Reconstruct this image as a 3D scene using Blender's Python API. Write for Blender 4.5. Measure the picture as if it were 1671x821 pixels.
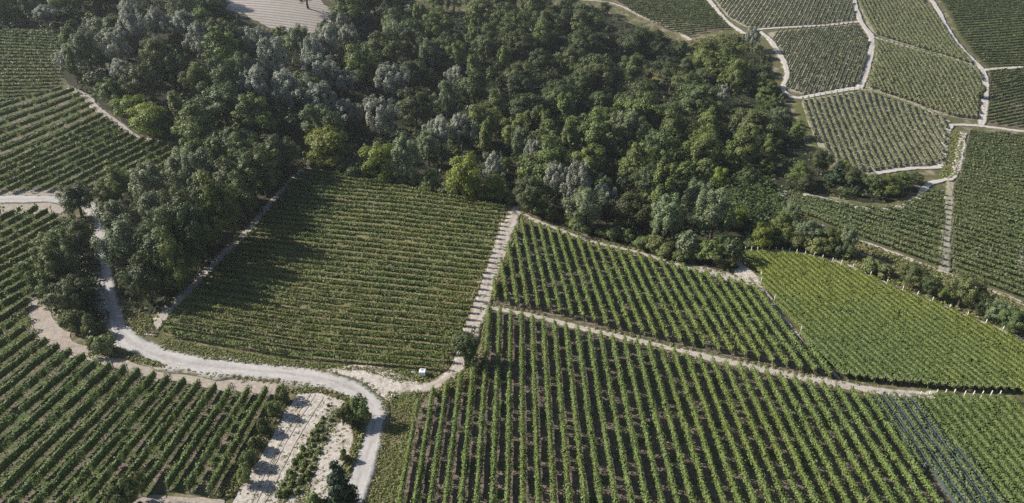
import bpy, bmesh, math, random
import numpy as np
from mathutils import Vector

# ------------------------------------------------------------------ camera, world, sun, exposure
for o in list(bpy.data.objects): bpy.data.objects.remove(o)
SC = bpy.context.scene
COL = SC.collection
PW, PH, FPX = 1671.0, 821.0, 1089.0           # photograph size and focal length in its pixels
CAM_H, PITCH = 91.0, math.radians(30.0)
cd = bpy.data.cameras.new('camera'); cam = bpy.data.objects.new('camera', cd); COL.objects.link(cam)
cd.sensor_width = 36.0; cd.lens = FPX / PW * 36.0; cd.clip_start = 1.0; cd.clip_end = 6000.0
cam.location = (0, 0, CAM_H); cam.rotation_euler = (math.pi / 2 - PITCH, 0, 0)
SC.camera = cam
SUN_EL, SUN_BACK = math.radians(34.5), math.radians(13.0)
sun_vec = Vector((-math.cos(SUN_EL) * math.cos(SUN_BACK), math.cos(SUN_EL) * math.sin(SUN_BACK), math.sin(SUN_EL)))
W = bpy.data.worlds.new('World'); SC.world = W; W.use_nodes = True
nt = W.node_tree; sky = nt.nodes.new('ShaderNodeTexSky'); sky.sky_type = 'NISHITA'; sky.sun_disc = False
sky.sun_elevation = SUN_EL; sky.sun_rotation = math.atan2(sun_vec.x, sun_vec.y) % (2 * math.pi)
bg = nt.nodes['Background']; bg.inputs['Strength'].default_value = 0.062
nt.links.new(sky.outputs['Color'], bg.inputs['Color'])
sl = bpy.data.lights.new('sun', 'SUN'); sun = bpy.data.objects.new('sun', sl); COL.objects.link(sun)
sl.energy = 4.4; sl.angle = math.radians(0.5); sl.color = (1.0, 0.95, 0.88)
sun.rotation_euler = sun_vec.to_track_quat('Z', 'Y').to_euler(); sun.location = (-200, 60, 260)
SC.view_settings.view_transform = 'Standard'; SC.view_settings.look = 'None'
SC.view_settings.exposure = 0.85; SC.view_settings.gamma = 1.0; SC.view_settings.use_curve_mapping = False
SC.render.engine = 'CYCLES'; SC.cycles.use_denoising = False; SC.cycles.max_bounces = 5; SC.cycles.diffuse_bounces = 3; SC.cycles.transmission_bounces = 3

HAZE = .0001
RNG = np.random.default_rng(7); random.seed(7)

# ------------------------------------------------------------------ terrain
def S(t):
    t = np.clip(t, 0, 1); return t * t * (3 - 2 * t)
def hz(x, y):
    x = np.asarray(x, float); y = np.asarray(y, float)
    z = 26 * S((y - 215) / 270)
    z = z + 24 * S((y - 150) / 150) * S((-x - 25) / 130)
    z = z + 0.7 * np.sin(x / 37 + 1.0) * np.sin(y / 41 + 0.5) + 2.2 * S((y - 190) / 90) * np.sin(x / 33 + y / 51) * np.sin(y / 38 + 2)
    # the wooded ravine
    rav = np.exp(-((x - 55 - 0.10 * (y - 240)) / 34) ** 2) * S((y - 195) / 60) * S((430 - y) / 90)
    return z - 5 * rav
CP, SP = math.cos(PITCH), math.sin(PITCH)
def at(px, py):
    """ground point seen at photograph pixel(s)"""
    px = np.atleast_1d(np.asarray(px, float)); py = np.atleast_1d(np.asarray(py, float))
    u = (px - PW / 2) / FPX; v = (PH / 2 - py) / FPX
    d = np.stack([u, CP + v * SP, -SP + v * CP], 1)
    t = np.arange(50, 1500, 1.5)
    X = d[:, 0:1] * t; Y = d[:, 1:2] * t; Z = CAM_H + d[:, 2:3] * t
    g = Z - hz(X, Y)
    i = np.argmax(g < 0, 1); i = np.where(g.min(1) < 0, i, len(t) - 1); i = np.maximum(i, 1)
    r = np.arange(len(px)); a = g[r, i - 1]; b = g[r, i]
    tt = t[i - 1] + (t[i] - t[i - 1]) * np.clip(a / (a - b + 1e-9), 0, 1)
    return np.stack([d[:, 0] * tt, d[:, 1] * tt], 1)
def P(pts):
    p = np.asarray(pts, float); return at(p[:, 0], p[:, 1])
def proj(x, y, z):
    dz = z - CAM_H; dep = y * CP - dz * SP
    return PW / 2 + FPX * x / dep, PH / 2 - FPX * (y * SP + dz * CP) / dep, dep
def inside(pt, poly):
    x, y = pt[:, 0], pt[:, 1]; c = np.zeros(len(pt), bool); j = len(poly) - 1
    for i in range(len(poly)):
        xi, yi = poly[i]; xj, yj = poly[j]
        if yi != yj:
            c ^= ((yi > y) != (yj > y)) & (x < (xj - xi) * (y - yi) / (yj - yi) + xi)
        j = i
    return c
_TAB = {}
def noise1(s, seed, f):
    k = (int(seed * 1000 + f * 977)) & 0xffffffff
    if k not in _TAB: _TAB[k] = np.random.default_rng(k).random(1025)
    t_ = _TAB[k]; s = np.asarray(s, float) * f + t_[1024] * 900
    i = np.floor(s); t = s - i; t = t * t * (3 - 2 * t); i = i.astype(int)
    return t_[i % 1024] * (1 - t) + t_[(i + 1) % 1024] * t
def resample(p, step, closed=False):
    p = np.asarray(p, float)
    if closed: p = np.vstack([p, p[:1]])
    seg = np.linalg.norm(np.diff(p, axis=0), axis=1); s = np.concatenate([[0], np.cumsum(seg)])
    n = max(2, int(round(s[-1] / step)) + 1); q = np.linspace(0, s[-1], n)
    out = np.stack([np.interp(q, s, p[:, k]) for k in range(p.shape[1])], 1)
    return out[:-1] if closed else out
def smooth_path(p, step):
    p = np.asarray(p, float); out = []
    q = np.vstack([2 * p[0] - p[1], p, 2 * p[-1] - p[-2]])
    for i in range(1, len(q) - 2):
        n = max(2, int(np.linalg.norm(q[i + 1] - q[i]) / step) + 1)
        t = np.linspace(0, 1, n, endpoint=False)[:, None]
        a, b, c, d = q[i - 1], q[i], q[i + 1], q[i + 2]
        out.append(.5 * (2 * b + (c - a) * t + (2 * a - 5 * b + 4 * c - d) * t ** 2 + (3 * b - a - 3 * c + d) * t ** 3))
    out.append(p[-1:]); return np.vstack(out)

# ------------------------------------------------------------------ materials
def new_mat(name):
    m = bpy.data.materials.new(name); m.use_nodes = True
    n = m.node_tree.nodes; n.clear(); out = n.new('ShaderNodeOutputMaterial')
    return m, m.node_tree, out
def ramp(t, stops, fac):
    r = t.nodes.new('ShaderNodeValToRGB'); e = r.color_ramp.elements
    while len(e) < len(stops): e.new(0.5)
    for i, (p, c) in enumerate(stops): e[i].position = p; e[i].color = (*c, 1)
    t.links.new(fac, r.inputs['Fac']); return r.outputs['Color']
def noise(t, scale, detail=6, rough=.6, vec=None):
    n = t.nodes.new('ShaderNodeTexNoise'); n.inputs['Scale'].default_value = scale
    n.inputs['Detail'].default_value = detail; n.inputs['Roughness'].default_value = rough
    if vec is None:
        g = t.nodes.new('ShaderNodeNewGeometry'); vec = g.outputs['Position']
    t.links.new(vec, n.inputs['Vector']); return n.outputs['Fac']
def mixc(t, fac, a, b, mode='MIX'):
    m = t.nodes.new('ShaderNodeMix'); m.data_type = 'RGBA'; m.blend_type = mode
    if isinstance(fac, (int, float)): m.inputs['Factor'].default_value = fac
    else: t.links.new(fac, m.inputs['Factor'])
    for k, v in (('A', a), ('B', b)):
        s = [i for i in m.inputs if i.name == k and i.type == 'RGBA'][0]
        if isinstance(v, tuple): s.default_value = (*v, 1)
        else: t.links.new(v, s)
    return [o for o in m.outputs if o.type == 'RGBA'][0]
def finish(t, out, col, rough=.9, bump=None, bstr=.4, bdist=.1, spec=.2):
    b = t.nodes.new('ShaderNodeBsdfPrincipled'); b.inputs['Roughness'].default_value = rough
    b.inputs['Specular IOR Level'].default_value = spec
    if isinstance(col, tuple): b.inputs['Base Color'].default_value = (*col, 1)
    else: t.links.new(col, b.inputs['Base Color'])
    if bump is not None:
        bp = t.nodes.new('ShaderNodeBump'); bp.inputs['Strength'].default_value = bstr; bp.inputs['Distance'].default_value = bdist
        t.links.new(bump, bp.inputs['Height']); t.links.new(bp.outputs['Normal'], b.inputs['Normal'])
    t.links.new(b.outputs['BSDF'], out.inputs['Surface'])
def earth(name, big, fine, patch=None, pscale=.12, p0=.5, p1=.62, bstr=.5, bd=.12):
    """big/fine: ramp stops for slow and quick noise; patch: colour of patches of weeds or bare soil"""
    m, t, out = new_mat(name); sc_ = lambda st: [(p, tuple(v * .72 for v in c)) for p, c in st]
    big, fine = (big, fine) if 'pale' in name or 'dirt' in name or 'fallow' in name else (sc_(big), sc_(fine))
    a = ramp(t, big, noise(t, .06, 5)); f = noise(t, 1.3, 8, .7)
    c = mixc(t, .5, a, ramp(t, fine, f), 'MIX')
    if patch is not None:
        pf = ramp(t, [(p0, (0, 0, 0)), (p1, (1, 1, 1))], noise(t, pscale, 8, .68))
        c = mixc(t, pf, c, ramp(t, [(.35, tuple(v * .75 for v in patch)), (.65, tuple(v * 1.2 for v in patch))], noise(t, 2.2, 4)))
    finish(t, out, c, .95, f, bstr, bd); return m
def leafmat(name, dark, mid, light, hue_var=0.0, patch=None, pscale=.03, transl=.34, p0=.45, p1=.62, rough=.55, k=1.4):
    dark, mid, light = [tuple(v * k for v in c) for c in (dark, mid, light)]
    if patch: patch = tuple(v * k for v in patch)
    m, t, out = new_mat(name)
    at_ = t.nodes.new('ShaderNodeAttribute'); at_.attribute_name = 'rnd'
    c = ramp(t, [(0.0, dark), (.5, mid), (1.0, light)], at_.outputs['Fac'])
    if patch is not None:
        pf = ramp(t, [(p0, (0, 0, 0)), (p1, (1, 1, 1))], noise(t, pscale, 4, .55))
        c = mixc(t, pf, c, mixc(t, .65, c, patch))
    if hue_var:
        oi = t.nodes.new('ShaderNodeObjectInfo'); hs = t.nodes.new('ShaderNodeHueSaturation')
        mr = t.nodes.new('ShaderNodeMapRange'); mr.inputs['To Min'].default_value = .5 - hue_var * .07; mr.inputs['To Max'].default_value = .5 + hue_var * .05
        mv = t.nodes.new('ShaderNodeMapRange'); mv.inputs['To Min'].default_value = 1 - hue_var * .9; mv.inputs['To Max'].default_value = 1 + hue_var * .9
        ml = t.nodes.new('ShaderNodeMath'); ml.operation = 'MULTIPLY'; ml.inputs[1].default_value = 7.31
        fr = t.nodes.new('ShaderNodeMath'); fr.operation = 'FRACT'
        t.links.new(oi.outputs['Random'], mr.inputs['Value']); t.links.new(oi.outputs['Random'], ml.inputs[0])
        t.links.new(ml.outputs[0], fr.inputs[0]); t.links.new(fr.outputs[0], mv.inputs['Value'])
        t.links.new(mr.outputs['Result'], hs.inputs['Hue']); t.links.new(mv.outputs['Result'], hs.inputs['Value'])
        t.links.new(c, hs.inputs['Color']); c = hs.outputs['Color']
    b = t.nodes.new('ShaderNodeBsdfPrincipled'); b.inputs['Roughness'].default_value = rough; b.inputs['Specular IOR Level'].default_value = .3
    tr = t.nodes.new('ShaderNodeBsdfTranslucent'); mx = t.nodes.new('ShaderNodeMixShader'); mx.inputs['Fac'].default_value = transl
    t.links.new(c, b.inputs['Base Color']); t.links.new(c, tr.inputs['Color'])
    t.links.new(b.outputs['BSDF'], mx.inputs[1]); t.links.new(tr.outputs['BSDF'], mx.inputs[2])
    t.links.new(mx.outputs['Shader'], out.inputs['Surface']); return m
def plain(name, col, rough=.8, var=.2, scale=6.0):
    m, t, out = new_mat(name)
    f = noise(t, scale, 5)
    c = ramp(t, [(.3, tuple(v * (1 - var) for v in col)), (.7, tuple(min(1, v * (1 + var)) for v in col))], f)
    finish(t, out, c, rough, f, .2, .02); return m
def trackmat(name, stops, streak, grass=None, gp=(.55, .7)):
    m, t, out = new_mat(name); stops = [(p, tuple(v * .82 for v in c)) for p, c in stops]; streak = tuple(v * .86 for v in streak)
    ac = t.nodes.new('ShaderNodeAttribute'); ac.attribute_name = 'across'
    al = t.nodes.new('ShaderNodeAttribute'); al.attribute_name = 'along'
    cb = t.nodes.new('ShaderNodeCombineXYZ')
    mm = t.nodes.new('ShaderNodeMath'); mm.operation = 'MULTIPLY'; mm.inputs[1].default_value = .05
    t.links.new(al.outputs['Fac'], mm.inputs[0]); t.links.new(ac.outputs['Fac'], cb.inputs['X']); t.links.new(mm.outputs[0], cb.inputs['Y'])
    st = noise(t, 2.6, 5, .6, cb.outputs['Vector'])
    f = noise(t, 1.6, 9, .72)
    c = ramp(t, stops, noise(t, .16, 7, .65))
    c = mixc(t, ramp(t, [(.42, (0, 0, 0)), (.6, (1, 1, 1))], st), c, mixc(t, .55, c, streak))
    sn = t.nodes.new('ShaderNodeMath'); sn.operation = 'SINE'; m2 = t.nodes.new('ShaderNodeMath'); m2.operation = 'MULTIPLY_ADD'; m2.inputs[1].default_value = 7.0; m2.inputs[2].default_value = 1.57
    ab0 = t.nodes.new('ShaderNodeMath'); ab0.operation = 'ABSOLUTE'; t.links.new(ac.outputs['Fac'], ab0.inputs[0]); t.links.new(ab0.outputs[0], m2.inputs[0]); t.links.new(m2.outputs[0], sn.inputs[0])
    mu = t.nodes.new('ShaderNodeMath'); mu.operation = 'MULTIPLY'; t.links.new(sn.outputs[0], mu.inputs[0]); t.links.new(noise(t, .5, 5), mu.inputs[1])
    c = mixc(t, ramp(t, [(.12, (0, 0, 0)), (.5, (.75, .75, .75))], mu.outputs[0]), c, mixc(t, .5, c, (.17, .14, .10)))
    c = mixc(t, .3, c, ramp(t, [(.3, (.17, .15, .13)), (.7, (.62, .59, .56))], f))
    ab = t.nodes.new('ShaderNodeMath'); ab.operation = 'ABSOLUTE'; t.links.new(ac.outputs['Fac'], ab.inputs[0])
    ad = t.nodes.new('ShaderNodeMath'); ad.operation = 'MULTIPLY_ADD'; ad.inputs[1].default_value = .45; t.links.new(ab.outputs[0], ad.inputs[0])
    t.links.new(noise(t, .55, 8, .75), ad.inputs[2])
    c = mixc(t, ramp(t, [(.80, (0, 0, 0)), (.93, (1, 1, 1))], ad.outputs[0]), c, mixc(t, noise(t, .8, 4), (.075, .09, .025), (.2, .165, .11)))
    if grass is not None:
        c = mixc(t, ramp(t, [(gp[0], (0, 0, 0)), (gp[1], (1, 1, 1))], noise(t, .35, 8, .75)), c, grass)
    finish(t, out, c, .95, f, .5, .08); return m

M = {}
M['ground'] = earth('hill_grass', [(.3, (.09, .10, .035)), (.7, (.16, .15, .07))], [(.3, (.05, .06, .02)), (.7, (.2, .185, .09))], (.24, .2, .14), .2, .5, .64)
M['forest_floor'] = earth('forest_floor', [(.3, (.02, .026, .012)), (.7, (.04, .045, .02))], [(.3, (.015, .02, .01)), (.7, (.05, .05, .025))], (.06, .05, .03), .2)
M['soil_brown'] = earth('vineyard_soil_brown', [(.3, (.12, .095, .07)), (.7, (.21, .165, .125))], [(.36, (.07, .055, .04)), (.64, (.46, .37, .29))], (.055, .075, .024), .3, .52, .62)
M['soil_left'] = earth('vineyard_soil_left', [(.3, (.15, .12, .085)), (.7, (.24, .19, .14))], [(.36, (.07, .06, .04)), (.64, (.40, .33, .255))], (.075, .098, .032), .3, .41, .54)
M['soil_grass'] = earth('vineyard_grass_dry', [(.3, (.19, .175, .075)), (.7, (.31, .265, .14))], [(.3, (.10, .10, .04)), (.7, (.42, .36, .21))], (.10, .12, .035), .2, .48, .62)
M['soil_green'] = earth('vineyard_grass_green', [(.3, (.07, .09, .03)), (.7, (.13, .13, .055))], [(.3, (.05, .065, .02)), (.7, (.17, .16, .08))], (.2, .165, .11), .16, .58, .7)
M['soil_pale'] = earth('vineyard_soil_pale', [(.3, (.24, .21, .16)), (.7, (.36, .32, .25))], [(.3, (.16, .145, .1)), (.7, (.46, .41, .34))], (.10, .115, .045), .25, .5, .62)
M['fallow'] = earth('fallow_soil', [(.3, (.36, .31, .26)), (.7, (.47, .42, .37))], [(.3, (.26, .22, .18)), (.7, (.58, .53, .48))])
def furrows(m, sc, ang, amt):
    t = m.node_tree; b = [n for n in t.nodes if n.type == 'BSDF_PRINCIPLED'][0]; src = b.inputs['Base Color'].links[0].from_socket
    g = t.nodes.new('ShaderNodeNewGeometry'); mp = t.nodes.new('ShaderNodeMapping'); mp.inputs['Rotation'].default_value[2] = ang
    w = t.nodes.new('ShaderNodeTexWave'); w.inputs['Scale'].default_value = sc; w.inputs['Distortion'].default_value = 1.5; w.inputs['Detail'].default_value = 3; w.inputs['Detail Scale'].default_value = .6
    t.links.new(g.outputs['Position'], mp.inputs['Vector']); t.links.new(mp.outputs[0], w.inputs['Vector'])
    t.links.new(mixc(t, ramp(t, [(.5, (0, 0, 0)), (.9, (amt, amt, amt))], w.outputs['Fac']), src, (.12, .10, .075)), b.inputs['Base Color'])
furrows(M['fallow'], .11, math.radians(80), .55)

M['pad'] = earth('bare_pale_earth', [(.3, (.34, .30, .255)), (.7, (.50, .455, .40))], [(.34, (.22, .185, .15)), (.66, (.66, .615, .555))], (.27, .225, .165), .35, .53, .66, .9, .3)
M['dirt'] = earth('trodden_dirt', [(.3, (.22, .18, .145)), (.7, (.36, .31, .26))], [(.3, (.14, .115, .09)), (.7, (.5, .44, .38))], (.10, .105, .045), .22, .6, .7, .7, .18)
M['verge'] = earth('verge_grass', [(.3, (.085, .11, .03)), (.7, (.15, .16, .055))], [(.3, (.055, .075, .02)), (.7, (.2, .2, .075))], (.22, .17, .11), .2, .56, .66)
M['meadow'] = earth('dry_meadow', [(.3, (.12, .13, .045)), (.7, (.2, .17, .08))], [(.3, (.08, .09, .03)), (.7, (.24, .2, .1))], (.10, .085, .05), .14, .55, .65)
M['road'] = trackmat('gravel_road', [(.3, (.34, .32, .305)), (.7, (.48, .455, .435))], (.58, .55, .52))
M['track'] = trackmat('dirt_track', [(.3, (.33, .275, .22)), (.7, (.47, .40, .335))], (.58, .51, .44), (.13, .12, .06), (.6, .72))
M['track_pale'] = trackmat('pale_track', [(.3, (.46, .42, .37)), (.7, (.60, .56, .51))], (.68, .64, .59), (.2, .2, .1), (.70, .82))
M['track_grass'] = trackmat('grassy_track', [(.3, (.15, .16, .07)), (.7, (.26, .24, .14))], (.42, .38, .31), (.09, .11, .035), (.5, .65))
M['bark'] = plain('bark', (.09, .07, .055), .9, .35, 3)
M['wood_post'] = plain('weathered_post', (.2, .17, .14), .9, .3, 9)
M['concrete_post'] = plain('concrete_post', (.55, .53, .5), .85, .15, 9)
M['stem'] = plain('vine_wood', (.06, .045, .035), .95, .3, 9)
M['white'] = plain('white_plastic', (.8, .81, .82), .45, .05, 4)
M['blackhole'] = plain('dark_opening', (.015, .015, .02), .7, .2, 4)
M['greyblue'] = plain('blue_grey_sheet', (.33, .38, .45), .6, .15, 4)
M['stone'] = plain('pale_stone', (.55, .52, .46), .9, .2, 3)
# leaves
M['vine_a'] = leafmat('vine_leaf_mid', (.055, .08, .02), (.108, .148, .038), (.18, .225, .072), patch=(.13, .16, .035), pscale=.035)
M['vine_m'] = leafmat('vine_leaf_olive', (.036, .06, .016), (.08, .115, .028), (.16, .195, .055), patch=(.17, .175, .05), pscale=.05)
M['vine_l'] = leafmat('vine_leaf_green', (.04, .065, .017), (.09, .125, .032), (.16, .2, .06), patch=(.12, .13, .035), pscale=.04)
M['vine_b'] = leafmat('vine_leaf_bright', (.085, .115, .036), (.11, .145, .042), (.135, .175, .055), patch=(.175, .19, .034), pscale=.016, p0=.42, p1=.60)
M['vine_d'] = leafmat('vine_leaf_dark', (.06, .078, .03), (.10, .125, .048), (.15, .175, .075), patch=(.11, .125, .05), pscale=.03)
M['vine_p'] = leafmat('vine_leaf_pale', (.10, .112, .05), (.14, .155, .072), (.185, .2, .10), patch=(.155, .16, .08), pscale=.02)
M['oak'] = leafmat('oak_leaf', (.03, .042, .016), (.06, .078, .026), (.115, .138, .045), .34, transl=.22)
M['locust'] = leafmat('locust_leaf', (.046, .064, .018), (.092, .118, .03), (.16, .19, .052), .24, transl=.26)
M['silver'] = leafmat('silver_leaf', (.105, .117, .078), (.235, .248, .182), (.41, .42, .34), .18, transl=.2, k=1.15)
M['grey'] = leafmat('greygreen_leaf', (.06, .08, .034), (.12, .145, .068), (.2, .225, .125), .22, transl=.25)
M['bright'] = leafmat('bright_leaf', (.075, .10, .018), (.15, .185, .032), (.24, .27, .055), .22, transl=.38)
M['conifer'] = leafmat('conifer_leaf', (.02, .034, .016), (.035, .055, .026), (.06, .085, .04), .2, transl=.1)
M['bush'] = leafmat('bush_leaf', (.06, .078, .026), (.11, .135, .044), (.19, .21, .08), .35)
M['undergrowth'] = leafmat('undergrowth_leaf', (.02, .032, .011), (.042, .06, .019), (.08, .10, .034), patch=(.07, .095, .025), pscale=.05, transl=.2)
M['grass'] = leafmat('grass_blade', (.10, .12, .035), (.165, .185, .06), (.28, .26, .14), patch=(.2, .165, .09), pscale=.12)
def netmat():
    m, t, out = new_mat('blue_hail_net')
    b = t.nodes.new('ShaderNodeBsdfPrincipled'); b.inputs['Roughness'].default_value = .6
    f = noise(t, 3, 5)
    t.links.new(ramp(t, [(.3, (.04, .066, .066)), (.7, (.09, .13, .14))], f), b.inputs['Base Color'])
    tr = t.nodes.new('ShaderNodeBsdfTransparent'); mx = t.nodes.new('ShaderNodeMixShader')
    t.links.new(ramp(t, [(.35, (.45, .45, .45)), (.65, (.92, .92, .92))], noise(t, 1.1, 3)), mx.inputs['Fac'])
    t.links.new(tr.outputs[0], mx.inputs[1]); t.links.new(b.outputs[0], mx.inputs[2]); t.links.new(mx.outputs[0], out.inputs['Surface'])
    return m
M['net'] = netmat()

# ------------------------------------------------------------------ object helpers
ORD = ['zeroth', 'first', 'second', 'third', 'fourth', 'fifth', 'sixth', 'seventh', 'eighth', 'ninth', 'tenth', 'eleventh', 'twelfth',
       'thirteenth', 'fourteenth', 'fifteenth', 'sixteenth', 'seventeenth', 'eighteenth', 'nineteenth']
TENS = ['', '', 'twent', 'thirt', 'fort', 'fift', 'sixt', 'sevent', 'eight', 'ninet']
def ordinal(n):
    if n < 20: return ORD[n]
    t, u = divmod(n, 10)
    return TENS[t] + 'ieth' if u == 0 else TENS[t] + 'y-' + ORD[u]
def tag(o, label=None, cat=None, group=None, kind=None):
    if label: o['label'] = label
    if cat: o['category'] = cat
    if group: o['group'] = group
    if kind: o['kind'] = kind
    return o
def link(name, data, parent=None, loc=(0, 0, 0)):
    o = bpy.data.objects.new(name, data); COL.objects.link(o); o.location = loc
    if parent is not None: o.parent = parent
    return o
def empty(name, loc):
    o = link(name, None, None, loc); o.empty_display_size = .3; return o
def mesh_np(name, verts, faces4, mat, rnd=None, faces3=None, smooth=False):
    """verts Nx3, faces4 Mx4 (quads); rnd per-face"""
    me = bpy.data.meshes.new(name); verts = np.asarray(verts, np.float32)
    f4 = np.asarray(faces4, np.int32).reshape(-1, 4)
    f3 = np.zeros((0, 3), np.int32) if faces3 is None else np.asarray(faces3, np.int32).reshape(-1, 3)
    nl = f4.size + f3.size; nf = len(f4) + len(f3)
    me.vertices.add(len(verts)); me.vertices.foreach_set('co', verts.ravel())
    me.loops.add(nl); me.loops.foreach_set('vertex_index', np.concatenate([f4.ravel(), f3.ravel()]))
    me.polygons.add(nf)
    st = np.concatenate([np.arange(len(f4)) * 4, len(f4) * 4 + np.arange(len(f3)) * 3]).astype(np.int32)
    me.polygons.foreach_set('loop_start', st)
    if rnd is not None:
        a = me.attributes.new('rnd', 'FLOAT', 'FACE'); a.data.foreach_set('value', np.asarray(rnd, np.float32))
    if smooth: me.polygons.foreach_set('use_smooth', np.ones(nf, bool))
    if mat is not None: me.materials.append(mat)
    me.update(calc_edges=True); return me
def norm(v): return v / (np.linalg.norm(v, axis=1, keepdims=True) + 1e-9)
def leaf_quads(pos, nrm, size, rng, aspect=1.5):
    """rhombic leaf-spray faces at pos, facing nrm"""
    n = len(pos); nrm = norm(nrm); r = rng.normal(size=(n, 3)); a = norm(np.cross(nrm, r)); b = np.cross(nrm, a)
    s = (np.asarray(size) * np.ones(n) * rng.uniform(.7, 1.3, n))[:, None]
    bend = nrm * s * .18
    v = np.stack([pos + a * s * .5 * aspect - bend, pos + b * s * .5, pos - a * s * .5 * aspect - bend, pos - b * s * .5], 1).reshape(-1, 3)
    return v, np.arange(n * 4).reshape(-1, 4)
def tube(p0, p1, r0, r1, n=6):
    p0 = np.array(p0, float); p1 = np.array(p1, float); d = p1 - p0; d /= np.linalg.norm(d) + 1e-9
    a = np.cross(d, [0, 0, 1.0] if abs(d[2]) < .9 else [1.0, 0, 0]); a /= np.linalg.norm(a); b = np.cross(d, a)
    t = np.arange(n) * 2 * math.pi / n; c = np.cos(t)[:, None] * a + np.sin(t)[:, None] * b
    v = np.vstack([p0 + c * r0, p1 + c * r1]); i = np.arange(n); j = (i + 1) % n
    return v, np.stack([i, j, j + n, i + n], 1)
def join(parts):
    vs, fs, k = [], [], 0
    for v, f in parts: vs.append(v); fs.append(f + k); k += len(v)
    return np.vstack(vs), np.vstack(fs)
def box(x0, x1, y0, y1, z0, z1):
    v = np.array([[x, y, z] for z in (z0, z1) for y in (y0, y1) for x in (x0, x1)], float)
    return v, np.array([[0, 2, 3, 1], [4, 5, 7, 6], [0, 1, 5, 4], [2, 6, 7, 3], [0, 4, 6, 2], [1, 3, 7, 5]])

# ------------------------------------------------------------------ ground
def axis(lo, hi, fine, far):
    mid = np.arange(lo, hi + .1, fine); g = [];  s = fine
    while sum(g) < far: s *= 1.35; g.append(s)
    g = np.cumsum(g); return np.concatenate([lo - g[::-1], mid, hi + g])
gx = axis(-330, 360, 3, 2500); gy = axis(15, 600, 3, 3000)
XX, YY = np.meshgrid(gx, gy); vz = hz(XX, YY)
nx, ny = len(gx), len(gy); idx = np.arange(nx * ny).reshape(ny, nx)
gf = np.stack([idx[:-1, :-1], idx[:-1, 1:], idx[1:, 1:], idx[1:, :-1]], -1).reshape(-1, 4)
go = link('ground', mesh_np('ground', np.stack([XX, YY, vz], -1).reshape(-1, 3), gf, M['ground'], smooth=True))
tag(go, 'grassy rolling ground under the vineyards and the wood', 'ground', kind='structure')

def sheet(name, px, mat, lift, label, cat, jit=.35, cut=4.0, kind='structure', seed=1):
    g = resample(P(px), 2.0, True); k = np.arange(len(g))
    g = g + jit * np.stack([noise1(k, seed, .7) - .5, noise1(k, seed + 5, .7) - .5], 1) * 2
    bm = bmesh.new(); f = bm.faces.new([bm.verts.new((x, y, 0)) for x, y in g])
    bmesh.ops.triangulate(bm, faces=[f])
    for ax in (0, 1):
        lo, hi = g[:, ax].min(), g[:, ax].max(); c = math.floor(lo / cut) * cut + cut
        while c < hi:
            co = (c, 0, 0) if ax == 0 else (0, c, 0); no = (1, 0, 0) if ax == 0 else (0, 1, 0)
            bmesh.ops.bisect_plane(bm, geom=bm.verts[:] + bm.edges[:] + bm.faces[:], plane_co=co, plane_no=no); c += cut
    bm.normal_update()
    if sum(f.normal.z * f.calc_area() for f in bm.faces) < 0: bmesh.ops.reverse_faces(bm, faces=bm.faces[:])
    co = np.array([v.co[:2] for v in bm.verts]); z = hz(co[:, 0], co[:, 1]) + lift
    for v, zz in zip(bm.verts, z): v.co.z = zz
    be = [e for e in bm.edges if e.is_boundary]
    r = bmesh.ops.extrude_edge_only(bm, edges=be)
    for v in r['geom']:
        if isinstance(v, bmesh.types.BMVert): v.co.z -= lift + .3
    me = bpy.data.meshes.new(name); bm.to_mesh(me); bm.free(); me.materials.append(mat)
    return tag(link(name, me), label, cat, kind=kind)
def ribbon(name, px, width, mat, lift, label, cat='track', jit=.7, seed=3, wv=.22):
    c = smooth_path(P(px), 1.2); c = resample(c, 1.2); n = len(c)
    tg = np.gradient(c, axis=0); tg = norm(tg); nr = np.stack([tg[:, 1], -tg[:, 0]], 1)
    s = np.arange(n) * 1.2
    if np.ndim(width): w = np.interp(np.linspace(0, 1, n), np.linspace(0, 1, len(width)), width)
    else: w = np.full(n, float(width))
    wl = w * .5 * (1 + wv * (noise1(s, seed, .25) - .5) * 2) + jit * (noise1(s, seed + 9, 1.1) - .5)
    wr = w * .5 * (1 + wv * (noise1(s, seed + 2, .25) - .5) * 2) + jit * (noise1(s, seed + 11, 1.1) - .5)
    rows, ac = [], []
    for a in (-1.001, -1, -.5, 0, .5, 1, 1.001):
        off = np.where(a < 0, wl, wr) * a; q = c + nr * off[:, None]
        z = hz(q[:, 0], q[:, 1]) + (lift if abs(a) <= 1 else -.3); rows.append(np.column_stack([q, z])); ac.append(np.full(n, a))
    V = np.stack(rows, 1).reshape(-1, 3); K = len(rows); ix = np.arange(n * K).reshape(n, K)
    F = np.stack([ix[:-1, :-1], ix[1:, :-1], ix[1:, 1:], ix[:-1, 1:]], -1).reshape(-1, 4)[:, ::-1]
    me = mesh_np(name, V, F, mat)
    a = me.attributes.new('across', 'FLOAT', 'POINT'); a.data.foreach_set('value', np.stack(ac, 1).astype(np.float32).ravel())
    b = me.attributes.new('along', 'FLOAT', 'POINT'); b.data.foreach_set('value', np.repeat(s, K).astype(np.float32))
    return tag(link(name, me), label, cat, kind='structure')

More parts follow.
